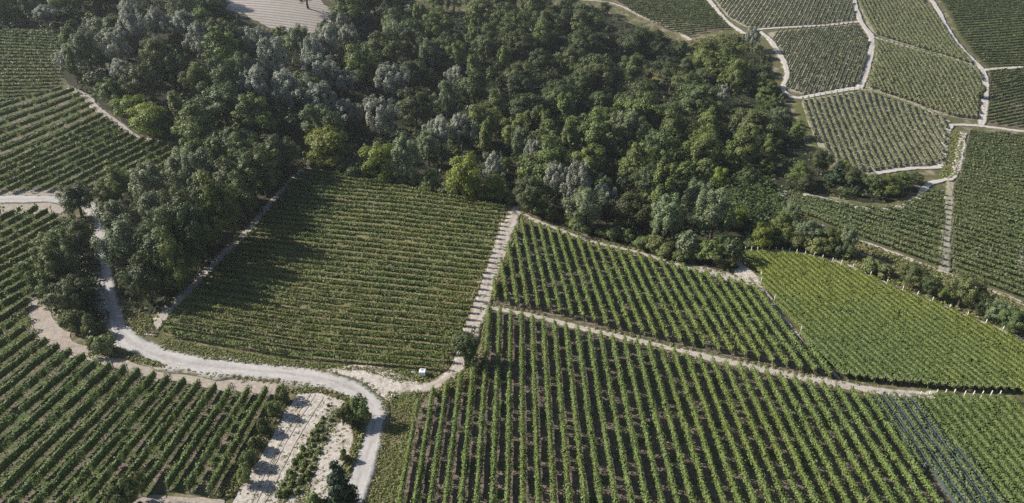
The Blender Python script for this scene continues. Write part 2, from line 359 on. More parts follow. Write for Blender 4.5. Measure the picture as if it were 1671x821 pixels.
# block outlines in photograph pixels
POLY = {
 'near': [(800, 508), (835, 515), (900, 531), (1000, 556), (1100, 579), (1200, 602), (1300, 625), (1390, 642), (1416, 652), (1470, 730), (1535, 821), (1590, 895), (640, 895), (655, 815), (676, 672), (705, 645), (740, 628), (765, 612), (786, 575), (788, 520)],
 'net': [(1420, 650), (1450, 650), (1490, 652), (1555, 730), (1632, 821), (1695, 895), (1600, 895), (1540, 821), (1475, 730)],
 'corner': [(1494, 651), (1550, 649), (1671, 653), (1790, 662), (1790, 895), (1697, 895), (1634, 821), (1558, 732)],
 'upper': [(848, 362), (880, 372), (960, 401), (1040, 420), (1110, 440), (1180, 459), (1228, 468), (1285, 535), (1345, 600), (1372, 624), (1300, 607), (1200, 584), (1100, 562), (1000, 539), (900, 514), (803, 494), (803, 472), (822, 420)],
 'bright': [(1205, 415), (1250, 413), (1300, 418), (1380, 438), (1450, 470), (1530, 502), (1600, 532), (1671, 560), (1790, 612), (1790, 655), (1671, 645), (1560, 638), (1445, 628), (1400, 622), (1375, 618), (1345, 590), (1290, 530), (1240, 468), (1240, 452)],
 'middle': [(500, 280), (560, 290), (660, 308), (760, 328), (826, 342), (805, 410), (785, 470), (765, 525), (745, 570), (727, 607), (650, 601), (560, 596), (450, 584), (350, 568), (270, 550), (262, 538), (300, 498), (345, 450), (400, 395), (440, 345), (475, 300)],
 'left': [(-110, 348), (40, 345), (88, 346), (100, 368), (85, 410), (68, 450), (52, 490), (48, 520), (60, 548), (112, 578), (165, 594), (240, 614), (330, 632), (438, 642), (440, 655), (400, 735), (345, 812), (270, 803), (215, 815), (190, 895), (-160, 895)],
 'slope': [(-110, 212), (0, 176), (60, 156), (100, 147), (133, 154), (160, 184), (195, 210), (222, 228), (265, 234), (305, 240), (255, 288), (190, 309), (100, 313), (0, 318), (-110, 326)],
 'topleft': [(-90, 56), (0, 53), (60, 54), (122, 62), (105, 90), (92, 112), (96, 140), (60, 152), (0, 172), (-90, 200)],
 'terrace': [(1285, 319), (1330, 325), (1400, 341), (1452, 343), (1492, 328), (1514, 306), (1538, 300), (1543, 350), (1537, 438), (1500, 424), (1430, 398), (1370, 382), (1330, 364), (1300, 345)],
 'right': [(1580, 218), (1671, 222), (1790, 228), (1790, 545), (1671, 489), (1600, 464), (1550, 443), (1549, 400), (1552, 310), (1564, 290)],
 'hill_a': [(1308, 163), (1400, 149), (1420, 151), (1480, 171), (1546, 196), (1542, 225), (1536, 268), (1500, 270), (1420, 281), (1370, 279), (1342, 252), (1320, 205)],
 'hill_b': [(1252, 54), (1330, 46), (1396, 39), (1418, 72), (1403, 135), (1393, 141), (1310, 155), (1280, 143), (1287, 115), (1276, 88)],
 'hill_c': [(1155, -12), (1386, -12), (1396, 32), (1330, 39), (1248, 45), (1218, 45), (1190, 30)],
 'hill_d': [(1426, 65), (1440, 69), (1500, 85), (1560, 101), (1596, 115), (1602, 135), (1595, 196), (1555, 192), (1480, 165), (1410, 143), (1426, 100)],
 'hill_e': [(1394, -12), (1502, -12), (1508, 5), (1543, 50), (1583, 100), (1588, 107), (1540, 91), (1470, 71), (1427, 57), (1415, 40)],
 'hill_f': [(1520, -12), (1790, -20), (1790, 102), (1671, 107), (1607, 110), (1592, 93), (1562, 53)],
 'hill_g': [(1614, 119), (1671, 114), (1790, 108), (1790, 222), (1671, 210), (1609, 202), (1613, 160)],
 'hill_h': [(975, -12), (1143, -12), (1156, 10), (1192, 48), (1150, 54), (1125, 63), (1080, 47), (1030, 20)],
 'hill_k': [(545, -10), (668, -12), (662, 8), (600, 15), (562, 17)],
}
SOIL = {'near': 'soil_brown', 'net': 'soil_brown', 'corner': 'soil_green', 'upper': 'soil_brown', 'bright': 'soil_green', 'middle': 'soil_grass', 'left': 'soil_left',
        'slope': 'soil_left', 'topleft': 'soil_green', 'terrace': 'soil_green', 'right': 'soil_green', 'hill_a': 'soil_pale', 'hill_b': 'soil_pale', 'hill_c': 'soil_pale',
        'hill_d': 'soil_pale', 'hill_e': 'soil_pale', 'hill_f': 'soil_green', 'hill_g': 'soil_brown', 'hill_h': 'soil_brown', 'hill_k': 'soil_green'}
DESC = {'near': 'the large vineyard at bottom right', 'net': 'the blue-netted strip at bottom right', 'corner': 'the vineyard in the bottom right corner',
        'upper': 'the triangular vineyard below the wood', 'bright': 'the bright yellow-green vineyard at right', 'middle': 'the shadowed vineyard in the middle',
        'left': 'the vineyard at lower left', 'slope': 'the hillside vineyard at far left', 'topleft': 'the vineyard in the top left corner',
        'terrace': 'the curved terrace vineyard under the hedge', 'right': 'the dark vineyard on the right edge', 'hill_a': 'the lowest fan-shaped hillside vineyard',
        'hill_b': 'the striped hillside vineyard left of the tracks fork', 'hill_c': 'the striped vineyard on the top edge', 'hill_d': 'the pale green vineyard between two tracks',
        'hill_e': 'the pale green vineyard on the top edge', 'hill_f': 'the dark vineyard in the top right corner', 'hill_g': 'the small dark vineyard on the right edge',
        'hill_h': 'the far vineyard above the wood', 'hill_k': 'the far vineyard beside the fallow field'}
for i, (k, p) in enumerate(POLY.items()):
    sheet('vineyard_soil', p, M[SOIL[k]], .10, 'soil and grass between the rows of ' + DESC[k], 'soil', .3, 5.0, seed=i)
FOREST = [(130, 152), (96, 118), (118, 88), (128, 62), (60, 50), (-60, 48), (-60, -14), (340, -14), (365, 18), (420, 48), (490, 62), (535, 50), (560, 22), (700, 18), (900, 12), (960, 12), (1010, 32), (1060, 52), (1125, 76), (1190, 62), (1225, 66),
          (1258, 100), (1266, 145), (1291, 182), (1319, 252), (1352, 282), (1420, 292), (1490, 300), (1500, 312), (1450, 332), (1400, 330), (1330, 314), (1240, 322), (1275, 362), (1330, 395), (1372, 410), (1392, 425), (1300, 410), (1185, 407), (1196, 444), (1110, 428), (1040, 404),
          (940, 377), (860, 348), (840, 332), (760, 322), (640, 298), (500, 270), (478, 280), (400, 372), (330, 440), (262, 510), (215, 515), (196, 470), (186, 400), (182, 350), (195, 325), (250, 295), (312, 240), (228, 218), (165, 172)]
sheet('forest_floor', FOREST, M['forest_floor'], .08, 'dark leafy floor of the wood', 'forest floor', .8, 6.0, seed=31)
sheet('dirt_verge', [(46, 490), (76, 478), (88, 520), (122, 558), (168, 582), (212, 590), (262, 602), (330, 614), (440, 624), (490, 630), (470, 640), (445, 650), (330, 634), (240, 617), (165, 597), (108, 580), (54, 550)], M['dirt'], .13, 'churned pale dirt strip between the lower left vines and the road', 'dirt', .6, 3)
sheet('dirt_verge', [(-80, 318), (0, 314), (100, 310), (128, 318), (110, 340), (92, 352), (40, 348), (-80, 352)], M['dirt'], .13, 'pale dirt either side of the road bend at far left', 'dirt', .5, 3, seed=4)
sheet('grass_verge', [(262, 548), (350, 566), (450, 582), (560, 594), (650, 599), (724, 606), (700, 622), (650, 628), (600, 612), (540, 606), (440, 602), (340, 592), (270, 572), (250, 558)], M['verge'], .115, 'green grass strip between the middle vineyard and the road', 'grass', .5, 3)
sheet('grass_verge', [(628, 640), (690, 634), (688, 660), (672, 690), (655, 815), (636, 895), (575, 895), (600, 800), (622, 700), (626, 660)], M['verge'], .125, 'rough grass wedge right of the descending road', 'grass', .5, 3, seed=8)
sheet('bare_plot', [(486, 640), (520, 637), (560, 652), (574, 672), (572, 700), (578, 720), (545, 800), (528, 895), (345, 895), (385, 812), (440, 720), (466, 675)], M['pad'], .14, 'bare pale garden plot at the bottom beside the road', 'plot', .4, 2.5)
sheet('bare_plot', [(255, 806), (345, 815), (370, 812), (345, 895), (190, 895), (215, 818)], M['dirt'], .12, 'bare dirt patch below the lower left vines', 'plot', .4, 2.5, seed=5)
sheet('fallow_field', [(340, -20), (515, -20), (528, 8), (545, 16), (536, 46), (492, 58), (440, 46), (400, 24), (360, 14)], M['fallow'], .12, 'pale fallow field at the top edge', 'field', .6, 6, seed=3)
sheet('meadow', [(1330, 366), (1370, 386), (1430, 402), (1500, 428), (1540, 443), (1600, 468), (1671, 493), (1790, 548), (1790, 610), (1671, 554), (1600, 528), (1530, 498), (1450, 466), (1395, 440), (1390, 415)], M['meadow'], .09, 'dry grass slope between the bright vineyard and the terrace rows', 'meadow', .5, 4, seed=6)
sheet('meadow', [(1290, 165), (1306, 164), (1318, 205), (1340, 252), (1360, 278), (1335, 262), (1312, 210)], M['verge'], .09, 'grass strip on the left edge of the fan-shaped hillside vineyard', 'meadow', .5, 4, seed=7)
sheet('meadow', [(1540, 212), (1578, 214), (1562, 288), (1545, 296), (1532, 290), (1536, 270), (1542, 228)], M['verge'], .09, 'grass corner beside the steep pale track at right', 'meadow', .5, 4, seed=9)
sheet('scrub_bank', [(1040, 100), (1070, 92), (1100, 108), (1120, 140), (1095, 150), (1060, 130)], M['meadow'], .11, 'open scrubby bank with bare earth inside the wood', 'bank', .8, 5, seed=10)

ribbon('gravel_road', [(-120, 334), (-40, 329), (30, 326), (100, 327), (145, 338), (164, 362), (168, 400), (169, 450), (178, 495), (200, 545), (236, 573), (300, 592), (400, 604), (480, 612), (545, 624), (588, 643), (608, 672), (607, 715), (592, 765), (576, 821), (552, 895)], [4.4, 4.4, 4.6, 4.8, 5.2, 5.8, 6.6, 7.0, 6.2, 5.2, 4.8], M['road'], .22, 'pale gravel road sweeping down from far left to the bottom', 'road', .3)
ribbon('dirt_track', [(585, 625), (640, 632), (690, 634), (724, 622), (745, 602), (756, 580), (773, 535), (793, 480), (811, 425), (829, 372), (842, 346), (852, 340)], [7.5, 3.6, 3.4, 3.8, 4.4, 5, 5.2, 5.2, 5.2, 5.4, 5], M['track'], .19, 'sandy track climbing along the right edge of the middle vineyard', seed=4)
TR = [
 ([(790, 501), (850, 512), (950, 536), (1050, 559), (1150, 582), (1250, 605), (1340, 623), (1400, 633), (1460, 642), (1532, 647)], [1.9, 1.9, 2, 2.1, 2.6, 3.2, 2.6], 'track', 'narrow sandy track between the two right-hand vineyards'),
 ([(844, 346), (880, 362), (960, 393), (1040, 412), (1110, 433), (1180, 451), (1215, 458), (1240, 462)], [2, 1.6, 1.4, 1.4, 1.8, 4.5, 3.5], 'track', 'thin track along the foot of the wood'),
 ([(1180, 406), (1200, 425), (1215, 440), (1232, 462), (1262, 500), (1300, 545), (1350, 600), (1378, 628)], [1.4, 2, 3, 3, 1, .8, .8, .8], 'track', 'faint earth track dividing the bright vineyard from its neighbour'),
 ([(1185, 409), (1250, 409), (1300, 413), (1380, 433), (1450, 465), (1530, 497), (1600, 527), (1671, 555), (1780, 603)], 1.7, 'track', 'narrow track along the upper edge of the bright vineyard'),
 ([(496, 278), (470, 300), (440, 335), (400, 382), (350, 430), (308, 475), (278, 505), (256, 530), (242, 548)], [2.4, 2.6, 2.8, 3, 3, 3.2, 3.2], 'track', 'shaded track down the left side of the middle vineyard'),
 ([(108, 146), (138, 156), (163, 182), (198, 208), (225, 226), (262, 231), (310, 238)], [2, 3, 3.2, 3, 2.4, 1.6], 'track', 'earth track along the wood above the hillside vineyard'),
 ([(1508, -12), (1545, 46), (1586, 97), (1604, 116), (1609, 150), (1604, 192), (1600, 204)], 3.2, 'track_pale', 'pale track dropping between the top right vineyards'),
 ([(1604, 115), (1671, 110), (1790, 104)], 2.6, 'track_pale', 'pale track below the dark corner vineyard'),
 ([(1545, 209), (1560, 204), (1600, 206), (1671, 215), (1790, 225)], 2.4, 'track_pale', 'pale track above the dark right-edge vineyard'),
 ([(1388, -12), (1405, 35), (1422, 60), (1421, 90), (1409, 130), (1401, 146)], 3.6, 'track_pale', 'pale zigzag track down the middle of the hillside vineyards'),
 ([(1422, 60), (1470, 74), (1540, 95), (1592, 111)], 2.6, 'track_pale', 'pale track crossing between the two pale green vineyards'),
 ([(1400, 146), (1440, 152), (1500, 173), (1550, 200)], 2.0, 'track_grass', 'grassy track above the fan-shaped vineyard'),
 ([(1403, 144), (1350, 152), (1303, 160), (1279, 148), (1285, 120), (1276, 95), (1256, 65), (1240, 52)], 3.2, 'track_pale', 'pale track bending round the striped vineyard by the wood'),
 ([(1400, 36), (1330, 43), (1245, 48), (1225, 52)], 2.6, 'track_pale', 'pale level track between the striped vineyards'),
 ([(1148, -12), (1180, 28), (1202, 47), (1215, 56)], 3.0, 'track_pale', 'pale track right of the far vineyard above the wood'),
 ([(950, 0), (1000, 6), (1050, 28), (1095, 46), (1128, 66)], 2.6, 'track', 'pale track below the far vineyard above the wood'),
 ([(1552, 204), (1543, 225), (1539, 262), (1530, 274), (1480, 276), (1415, 286)], 2.6, 'track_pale', 'pale track round the right corner of the fan-shaped vineyard'),
 ([(1573, 216), (1566, 255), (1556, 288), (1534, 296), (1514, 303), (1494, 326), (1455, 342), (1400, 339), (1330, 322), (1285, 315), (1268, 321)], [2.6, 3.2, 3.4, 2.8, 2.4, 2.4, 2.4, 2.2, 2.4, 3.6], 'track_pale', 'curved pale track under the hedge above the terrace rows'),
 ([(1552, 298), (1546, 350), (1543, 400), (1540, 446)], 3.2, 'track_grass', 'grassy strip between the terrace rows and the dark vineyard'),
 ([(1330, 364), (1375, 385), (1430, 403), (1500, 430), (1545, 447), (1600, 470), (1671, 496), (1780, 550)], 1.6, 'track', 'thin track below the terrace rows'),
 ([(1395, 412), (1440, 428), (1475, 444)], 1.2, 'track', 'short faint track across the dry grass slope'),
 ([(600, 22), (640, 14), (668, 9)], 2.5, 'track_pale', 'short pale track by the far vineyard beside the fallow field'),
]
for i, (p, w, m, l) in enumerate(TR): ribbon('dirt_track', p, w, M[m], .165 + .004 * i, l, seed=20 + i)
for i, p in enumerate([[(506, 643), (470, 700), (436, 765), (405, 830), (380, 880)], [(514, 645), (478, 702), (444, 767), (413, 832), (390, 880)], [(528, 648), (492, 705), (458, 770), (428, 830), (405, 880)]]):
    ribbon('tyre_track', p, .45, M['track'], .17 + .004 * i, f'{ordinal(i + 1)} tyre track from left across the bare plot', 'track', .2, 60 + i)
sheet('dirt_patch', [(500, 604), (545, 601), (580, 596), (612, 597), (652, 610), (692, 625), (704, 632), (664, 642), (636, 654), (630, 680), (606, 665), (575, 642), (540, 622)], M['pad'], .20, 'wide churned dirt at the road junction', 'dirt', .6, 3, seed=14)
sheet('dirt_patch', [(1655, 412), (1671, 398), (1700, 400), (1700, 470), (1668, 452), (1658, 440)], M['pad'], .15, 'white bare patch on the right edge of the dark vineyard', 'dirt', .5, 3, seed=12)
sheet('dirt_patch', [(1195, 440), (1215, 436), (1240, 455), (1243, 464), (1215, 462)], M['pad'], .21, 'pale bare patch at the tip of the triangular vineyard', 'dirt', .5, 3, seed=13)

# ------------------------------------------------------------------ vine rows
def runs(line, poly):
    ok = inside(line, poly); out = []; i = 0; n = len(line)
    while i < n:
        if ok[i]:
            j = i
            while j < n and ok[j]: j += 1
            if j - i > 8: out.append(line[i:j])
            i = j
        else: i += 1
    return out
def rows_parallel(poly, ang, sp, phase=.5):
    g = P(poly); a = math.radians(ang); d = np.array([math.sin(a), math.cos(a)]); n = np.array([d[1], -d[0]])
    o = g @ n; s = g @ d; out = []; k = o.min() + sp * phase
    while k < o.max():
        t = np.arange(s.min() - 1, s.max() + 1, .5); out += runs(n * k + t[:, None] * d, g); k += sp
    return out
def rows_guides(poly, guides, counts, e0=0, e1=0):
    g = P(poly); G = []
    for q in guides:
        q = resample(P(q), 1e9 if False else 1.0); s = np.linspace(0, len(q) - 1, 24); k = np.arange(len(q))
        G.append(np.stack([np.interp(s, k, q[:, 0]), np.interp(s, k, q[:, 1])], 1))
    out = []; ts = []
    for i, c in enumerate(counts):
        lo = -e0 if i == 0 else 0; hi = c + e1 if i == len(counts) - 1 else c - 1
        for k in range(lo, hi + 1): ts.append((i, k / c))
    for i, t in ts:
        L = G[i] * (1 - t) + G[i + 1] * t
        a = norm((L[0] - L[2])[None])[0]; b = norm((L[-1] - L[-3])[None])[0]
        L = np.vstack([L[0] + a * 160, L, L[-1] + b * 160]); out += runs(resample(L, .5), g)
    return out
def vg(vx, x, y, y2): return [(x, y), (x + (vx - x) * (y - y2) / (y + 219.0), y2)]
ROWS = {
 'near': rows_parallel(POLY['near'], .45, 2.5, .3),
 'net': rows_parallel(POLY['net'], .8, 1.75, .3),
 'corner': rows_parallel(POLY['corner'], -1, 1.75, .2),
 'upper': rows_parallel(POLY['upper'], -4.4, 2.46, .4),
 'bright': rows_parallel(POLY['bright'], -14.6, 1.55, .5),
 'middle': rows_guides(POLY['middle'], [[(470, 300), (660, 318), (832, 338)], [(258, 546), (470, 583), (728, 605)]], [30], 9, 0),
 'left': rows_guides(POLY['left'], [[(0, 394), (90, 345)], [(0, 530), (60, 490)], [(0, 747), (168, 593)], [(345, 808), (437, 643)]], [9, 8, 11], 5, 0),
 'slope': rows_guides(POLY['slope'], [[(0, 180), (102, 149)], [(0, 269), (176, 190)], [(156, 309), (299, 235)]], [6, 10], 1, 4),
 'topleft': rows_guides(POLY['topleft'], [[(0, 57), (125, 64)], [(0, 150), (90, 148)]], [17], 2, 5),
 'terrace': rows_guides(POLY['terrace'], [[(1285, 320), (1400, 346), (1545, 388)], [(1300, 346), (1400, 386), (1540, 438)]], [5], 8, 0),
 'right': rows_guides(POLY['right'], [[(1577, 222), (1671, 236)], [(1549, 442), (1671, 488)]], [38], 3, 14),
 'hill_a': rows_guides(POLY['hill_a'], [[(1309, 163), (1340, 252)], [(1474, 164), (1529, 270)]], [17], 0, 10),
 'hill_b': rows_guides(POLY['hill_b'], [[(1331, 47), (1280, 146)], [(1420, 73), (1396, 140)]], [14], 8, 2),
 'hill_c': rows_guides(POLY['hill_c'], [[(1250, 0), (1222, 44)], [(1392, 0), (1377, 41)]], [20], 12, 3),
 'hill_d': rows_guides(POLY['hill_d'], [[(1426, 66), (1488, 172)], [(1549, 115), (1592, 194)]], [13], 10, 8),
 'hill_e': rows_guides(POLY['hill_e'], [[(1400, 0), (1430, 57)], [(1500, 30), (1543, 91)]], [13], 4, 12),
 'hill_f': rows_guides(POLY['hill_f'], [[(1520, 0), (1671, -2)], [(1605, 108), (1671, 106)]], [30], 6, 0),
 'hill_g': rows_guides(POLY['hill_g'], [[(1614, 121), (1671, 112)], [(1610, 200), (1671, 188)]], [17], 0, 8),
 'hill_h': rows_guides(POLY['hill_h'], [[(1000, 0), (1150, 2)], [(1110, 62), (1195, 54)]], [21], 4, 0),
 'hill_k': rows_guides(POLY['hill_k'], [[(545, -4), (668, -12)], [(562, 16), (660, 8)]], [6], 2, 0),
}
#        material, height, half width, gap, density
RSTY = {'near': ('vine_a', 2.15, .46, -.05, 1.02), 'net': ('vine_d', 1.9, .5, .0, 1.0), 'corner': ('vine_b', 1.55, 1.05, -.3, .9), 'upper': ('vine_a', 2.15, .48, -.05, 1.02), 'bright': ('vine_b', 1.55, .95, -.3, .9),
        'middle': ('vine_m', 1.95, .46, .06, 1.2), 'left': ('vine_l', 2.4, .6, .02, 1.02), 'slope': ('vine_l', 2.2, .54, -.03, 1.02), 'topleft': ('vine_l', 1.7, .45, .05, 1.0), 'terrace': ('vine_d', 1.9, .42, .02, 1.0), 'right': ('vine_d', 1.7, .42, .02, .9)}
HILL = {'hill_a': ('vine_p', 1.45, .34), 'hill_b': ('vine_d', 1.45, .3), 'hill_c': ('vine_d', 1.45, .3), 'hill_d': ('vine_p', 1.7, .62), 'hill_e': ('vine_p', 1.7, .66), 'hill_f': ('vine_d', 1.7, .46), 'hill_g': ('vine_d', 1.7, .42), 'hill_h': ('vine_d', 1.6, .4), 'hill_k': ('vine_l', 1.6, .4)}
for k, v in HILL.items(): RSTY[k] = (*v, -.06, .9)
def row_leaves(L, sty, seed, cores=True, low=.24):
    mat, H, hw, gap, den = sty; rng = np.random.default_rng(seed)
    n = len(L); s = np.arange(n) * .5
    cx, cy = L[n // 2]; d = math.sqrt(cx * cx + cy * cy + (CAM_H - 5) ** 2)
    size = min(max(.20, .00165 * d), .42); flat = mat == 'vine_b'
    if flat: size = .21
    dens = den * 4.2 / size ** 2 / 1.35
    base = hz(L[:, 0], L[:, 1]) + .1
    full = noise1(s, seed, .16); fine = noise1(s, seed + 3, .8)
    keep = np.clip((full * .35 + fine * .65 - gap) / .22, .0, 1)          # missing vines
    amp = .25 if flat else 1.0
    hh = H * (1 + amp * .26 * (noise1(s, seed + 1, .45) - .5)); ww = hw * (1.02 + amp * .55 * (noise1(s, seed + 2, .5) - .5))
    m = int(dens * s[-1]); q = rng.uniform(0, s[-1], m)
    kq = np.interp(q, s, keep); q = q[rng.uniform(size=m) < kq]; m = len(q)
    f = np.interp(q, s, np.arange(n)); i = np.clip(f.astype(int), 0, n - 2); fr = (f - i)[:, None]
    c = L[i] * (1 - fr) + L[i + 1] * fr; tg = norm(L[i + 1] - L[i]); nr = np.stack([tg[:, 1], -tg[:, 0]], 1)
    zb = np.interp(q, s, base); hq = np.interp(q, s, hh); wq = np.interp(q, s, ww)
    th = rng.uniform(.05 * math.pi, .95 * math.pi, m) if flat else rng.uniform(-.25 * math.pi, 1.25 * math.pi, m); rad = rng.uniform(.72, 1.08, m)
    shoot = (rng.uniform(size=m) < (.03 if flat else .2) * np.interp(q, s, noise1(s, seed + 9, 1.1)) * 2); rad = np.where(shoot, rad * rng.uniform(1.1, 1.75, m), rad)
    lat = np.cos(th) * wq * rad; up = np.sin(th) * rad
    z = zb + hq * (1 + low) / 2 + up * hq * (1 - low) / 2
    pos = np.column_stack([c + nr * lat[:, None], z])
    nm = np.column_stack([nr * np.cos(th)[:, None], np.sin(th)]) + rng.normal(0, .3 if flat else .45, (m, 3)) + np.array([0, 0, 1.0 if flat else .25])
    v, fc = leaf_quads(pos, nm, size, rng, 1.35); rnd = np.clip(rng.normal(.5, .22, m) + np.where(shoot, .18, 0) + (np.interp(q, s, noise1(s, seed + 7, .35)) - .5) * .35, 0, 1)
    if cores:                                                         # opaque darker core added inside the leaves, gapped to shape the row's shadow
        k = np.arange(0, n, 2); kk = keep[k]; pts = []
        cr = L[k]; tgk = norm(np.gradient(cr, axis=0)); nk = np.stack([tgk[:, 1], -tgk[:, 0]], 1)
        for a, zf in ((-.26, low + .1), (-.4, .86), (.4, .86), (.26, low + .1)):
            pts.append(np.column_stack([cr + nk * (ww[k] * a * np.maximum(kk, .05))[:, None], base[k] + hh[k] * (zf if True else 0) * np.where(kk > .3, 1, .8)]))
        solid = rng.uniform(size=len(k) - 1) < .8
        V = np.stack(pts, 1); ix = np.arange(len(k) * 4).reshape(-1, 4); ff = []
        for e in range(4):
            A, B = ix[:, e], ix[:, (e + 1) % 4]; ok = (kk[:-1] > .3) & (kk[1:] > .3) & solid
            ff.append(np.stack([A[:-1], A[1:], B[1:], B[:-1]], 1)[ok])
        ff = np.vstack(ff); fc = np.vstack([fc, ff + len(v)]); v = np.vstack([v, V.reshape(-1, 3)]); rnd = np.concatenate([rnd, np.full(len(ff), .25)])
    return v, fc, rnd, keep, base, hh, ww
def post_mesh(name, mat, h, r):
    v, f = tube((0, 0, -.3), (0, 0, h), r, r * .9, 6)
    v = np.vstack([v, [[0, 0, h + .02]]]); cap = np.array([[6, 7, 8, 12], [8, 9, 10, 12], [10, 11, 6, 12]])
    return mesh_np(name, v, np.vstack([f, cap]), mat)
POST_W = post_mesh('end_post', M['wood_post'], 2.15, .075); POST_C = post_mesh('concrete_end_post', M['concrete_post'], 2.2, .10)
allrows = []
for blk, rr in ROWS.items():
    for L in rr:
        pz = hz(L[:, 0], L[:, 1]); x, y, dep = proj(L[:, 0], L[:, 1], pz + 1)
        ok = (x > -5) & (x < PW + 5) & (y > -5) & (y < PH + 12)
        if ok.sum() < 6: continue
        ln = np.hypot(np.diff(x), np.diff(y))[ok[1:]].sum()
        allrows.append([blk, L, ln * 1.6 * FPX / dep.mean(), x[ok].mean(), y[ok].mean()])
rank = sorted(range(len(allrows)), key=lambda i: -allrows[i][2]); thing_ix = set(rank[:300])
EDGE = {'near': ('x', 'from left'), 'net': ('x', 'from left'), 'corner': ('x', 'from left'), 'upper': ('x', 'from left'), 'bright': ('x', 'from left'),
        'middle': ('-y', 'up from the road'), 'left': ('-m', 'leftwards from the bare plot'), 'slope': ('-y', 'up from the road'), 'topleft': ('-y', 'up from its foot'), 'terrace': ('-y', 'up from its foot'), 'right': ('-y', 'up from its foot')}
byblk = {}
for i, r in enumerate(allrows): byblk.setdefault(r[0], []).append(i)
far_v, far_f, far_r, far_m, off = [], [], [], [], 0; far_mats = []
nthing = 0
for blk, ids in byblk.items():
    key = EDGE.get(blk, ('x', 'from left'))
    f = {'x': lambda i: allrows[i][3], '-y': lambda i: -allrows[i][4], '-m': lambda i: -(allrows[i][3] * .6 + allrows[i][4] * .8)}[key[0]]
    if blk == 'left': f = lambda i: -(allrows[i][1][0] @ np.array([math.cos(.15), -math.sin(.15)]))
    ids.sort(key=f)
    for k, i in enumerate(ids):
        L = allrows[i][1]; sty = RSTY[blk]; near = i in thing_ix
        v, fc, rnd, keep, base, hh, ww = row_leaves(L, sty, 100 + i, True, {'middle': .34, 'left': .14, 'near': .22, 'upper': .2}.get(blk, .24))
        if not near:
            if sty[0] not in far_mats: far_mats.append(sty[0])
            far_v.append(v); far_f.append(fc + off); far_r.append(rnd); far_m.append(np.full(len(fc), far_mats.index(sty[0]), np.int32)); off += len(v); continue
        nthing += 1
        o3 = np.array([L[0, 0], L[0, 1], base[0]]); root = empty('vine_row', o3)
        netted = ' in blue nets' if blk == 'net' else ''
        tag(root, f'{ordinal(k + 1)} vine row{netted} {key[1]} in {DESC[blk]}', 'vine row', 'vine rows in ' + DESC[blk])
        link('foliage', mesh_np('row_foliage', v - o3, fc, M[sty[0]], rnd), root)
        conc = blk in ('bright', 'corner')
        for e in (0, -1): link('end_post', POST_C if conc and e == -1 else POST_W, root, tuple(np.array([L[e, 0], L[e, 1], base[e]]) - o3))
        parts = []; st = 2 if blk in ('middle', 'left', 'near', 'upper') else 4
        for q in range(2, len(L) - 1, st):
            if (q // st) % 6 == 0: parts.append(tube((L[q, 0], L[q, 1], base[q] - .1), (L[q, 0], L[q, 1], base[q] + 2.05), .05, .05, 4))
            elif keep[q] > .15: parts.append(tube((L[q, 0], L[q, 1], base[q] - .1), (L[q, 0] + random.uniform(-.1, .1), L[q, 1] + random.uniform(-.1, .1), base[q] + .85), .045, .03, 3))
        if parts:
            pv, pf = join(parts); tag(link('vine_stems', mesh_np('vine_stems', pv - o3, pf, M['stem']), root), kind='stuff')
        if blk == 'net':
            kx = np.arange(0, len(L), 2); c = L[kx]; tg = norm(np.gradient(c, axis=0)); nr = np.stack([tg[:, 1], -tg[:, 0]], 1)
            for sd in (-1, 1):
                cols = [np.column_stack([c + nr * (sd * (.52 + .12 * noise1(kx, i + 3 * j, .8)))[:, None], base[kx] + zz + .1 * noise1(kx, i + j, .9)]) for j, zz in enumerate((.55, 1.05, 1.55))]
                V = np.stack(cols, 1).reshape(-1, 3); ix = np.arange(len(kx) * 3).reshape(-1, 3)
                F = np.stack([ix[:-1, :-1], ix[1:, :-1], ix[1:, 1:], ix[:-1, 1:]], -1).reshape(-1, 4)
                link('hail_net', mesh_np('hail_net', V - o3, F, M['net']), root)
if far_v:
    me = mesh_np('vine_rows', np.vstack(far_v), np.vstack(far_f), None, np.concatenate(far_r))
    for m in far_mats: me.materials.append(M[m])
    me.polygons.foreach_set('material_index', np.concatenate(far_m))
    tag(link('distant_vines', me), 'distant vine rows striping the hillside vineyards at the top', 'vines', kind='stuff')
print('rows', len(allrows), 'things', nthing, 'far quads', sum(len(f) for f in far_f))

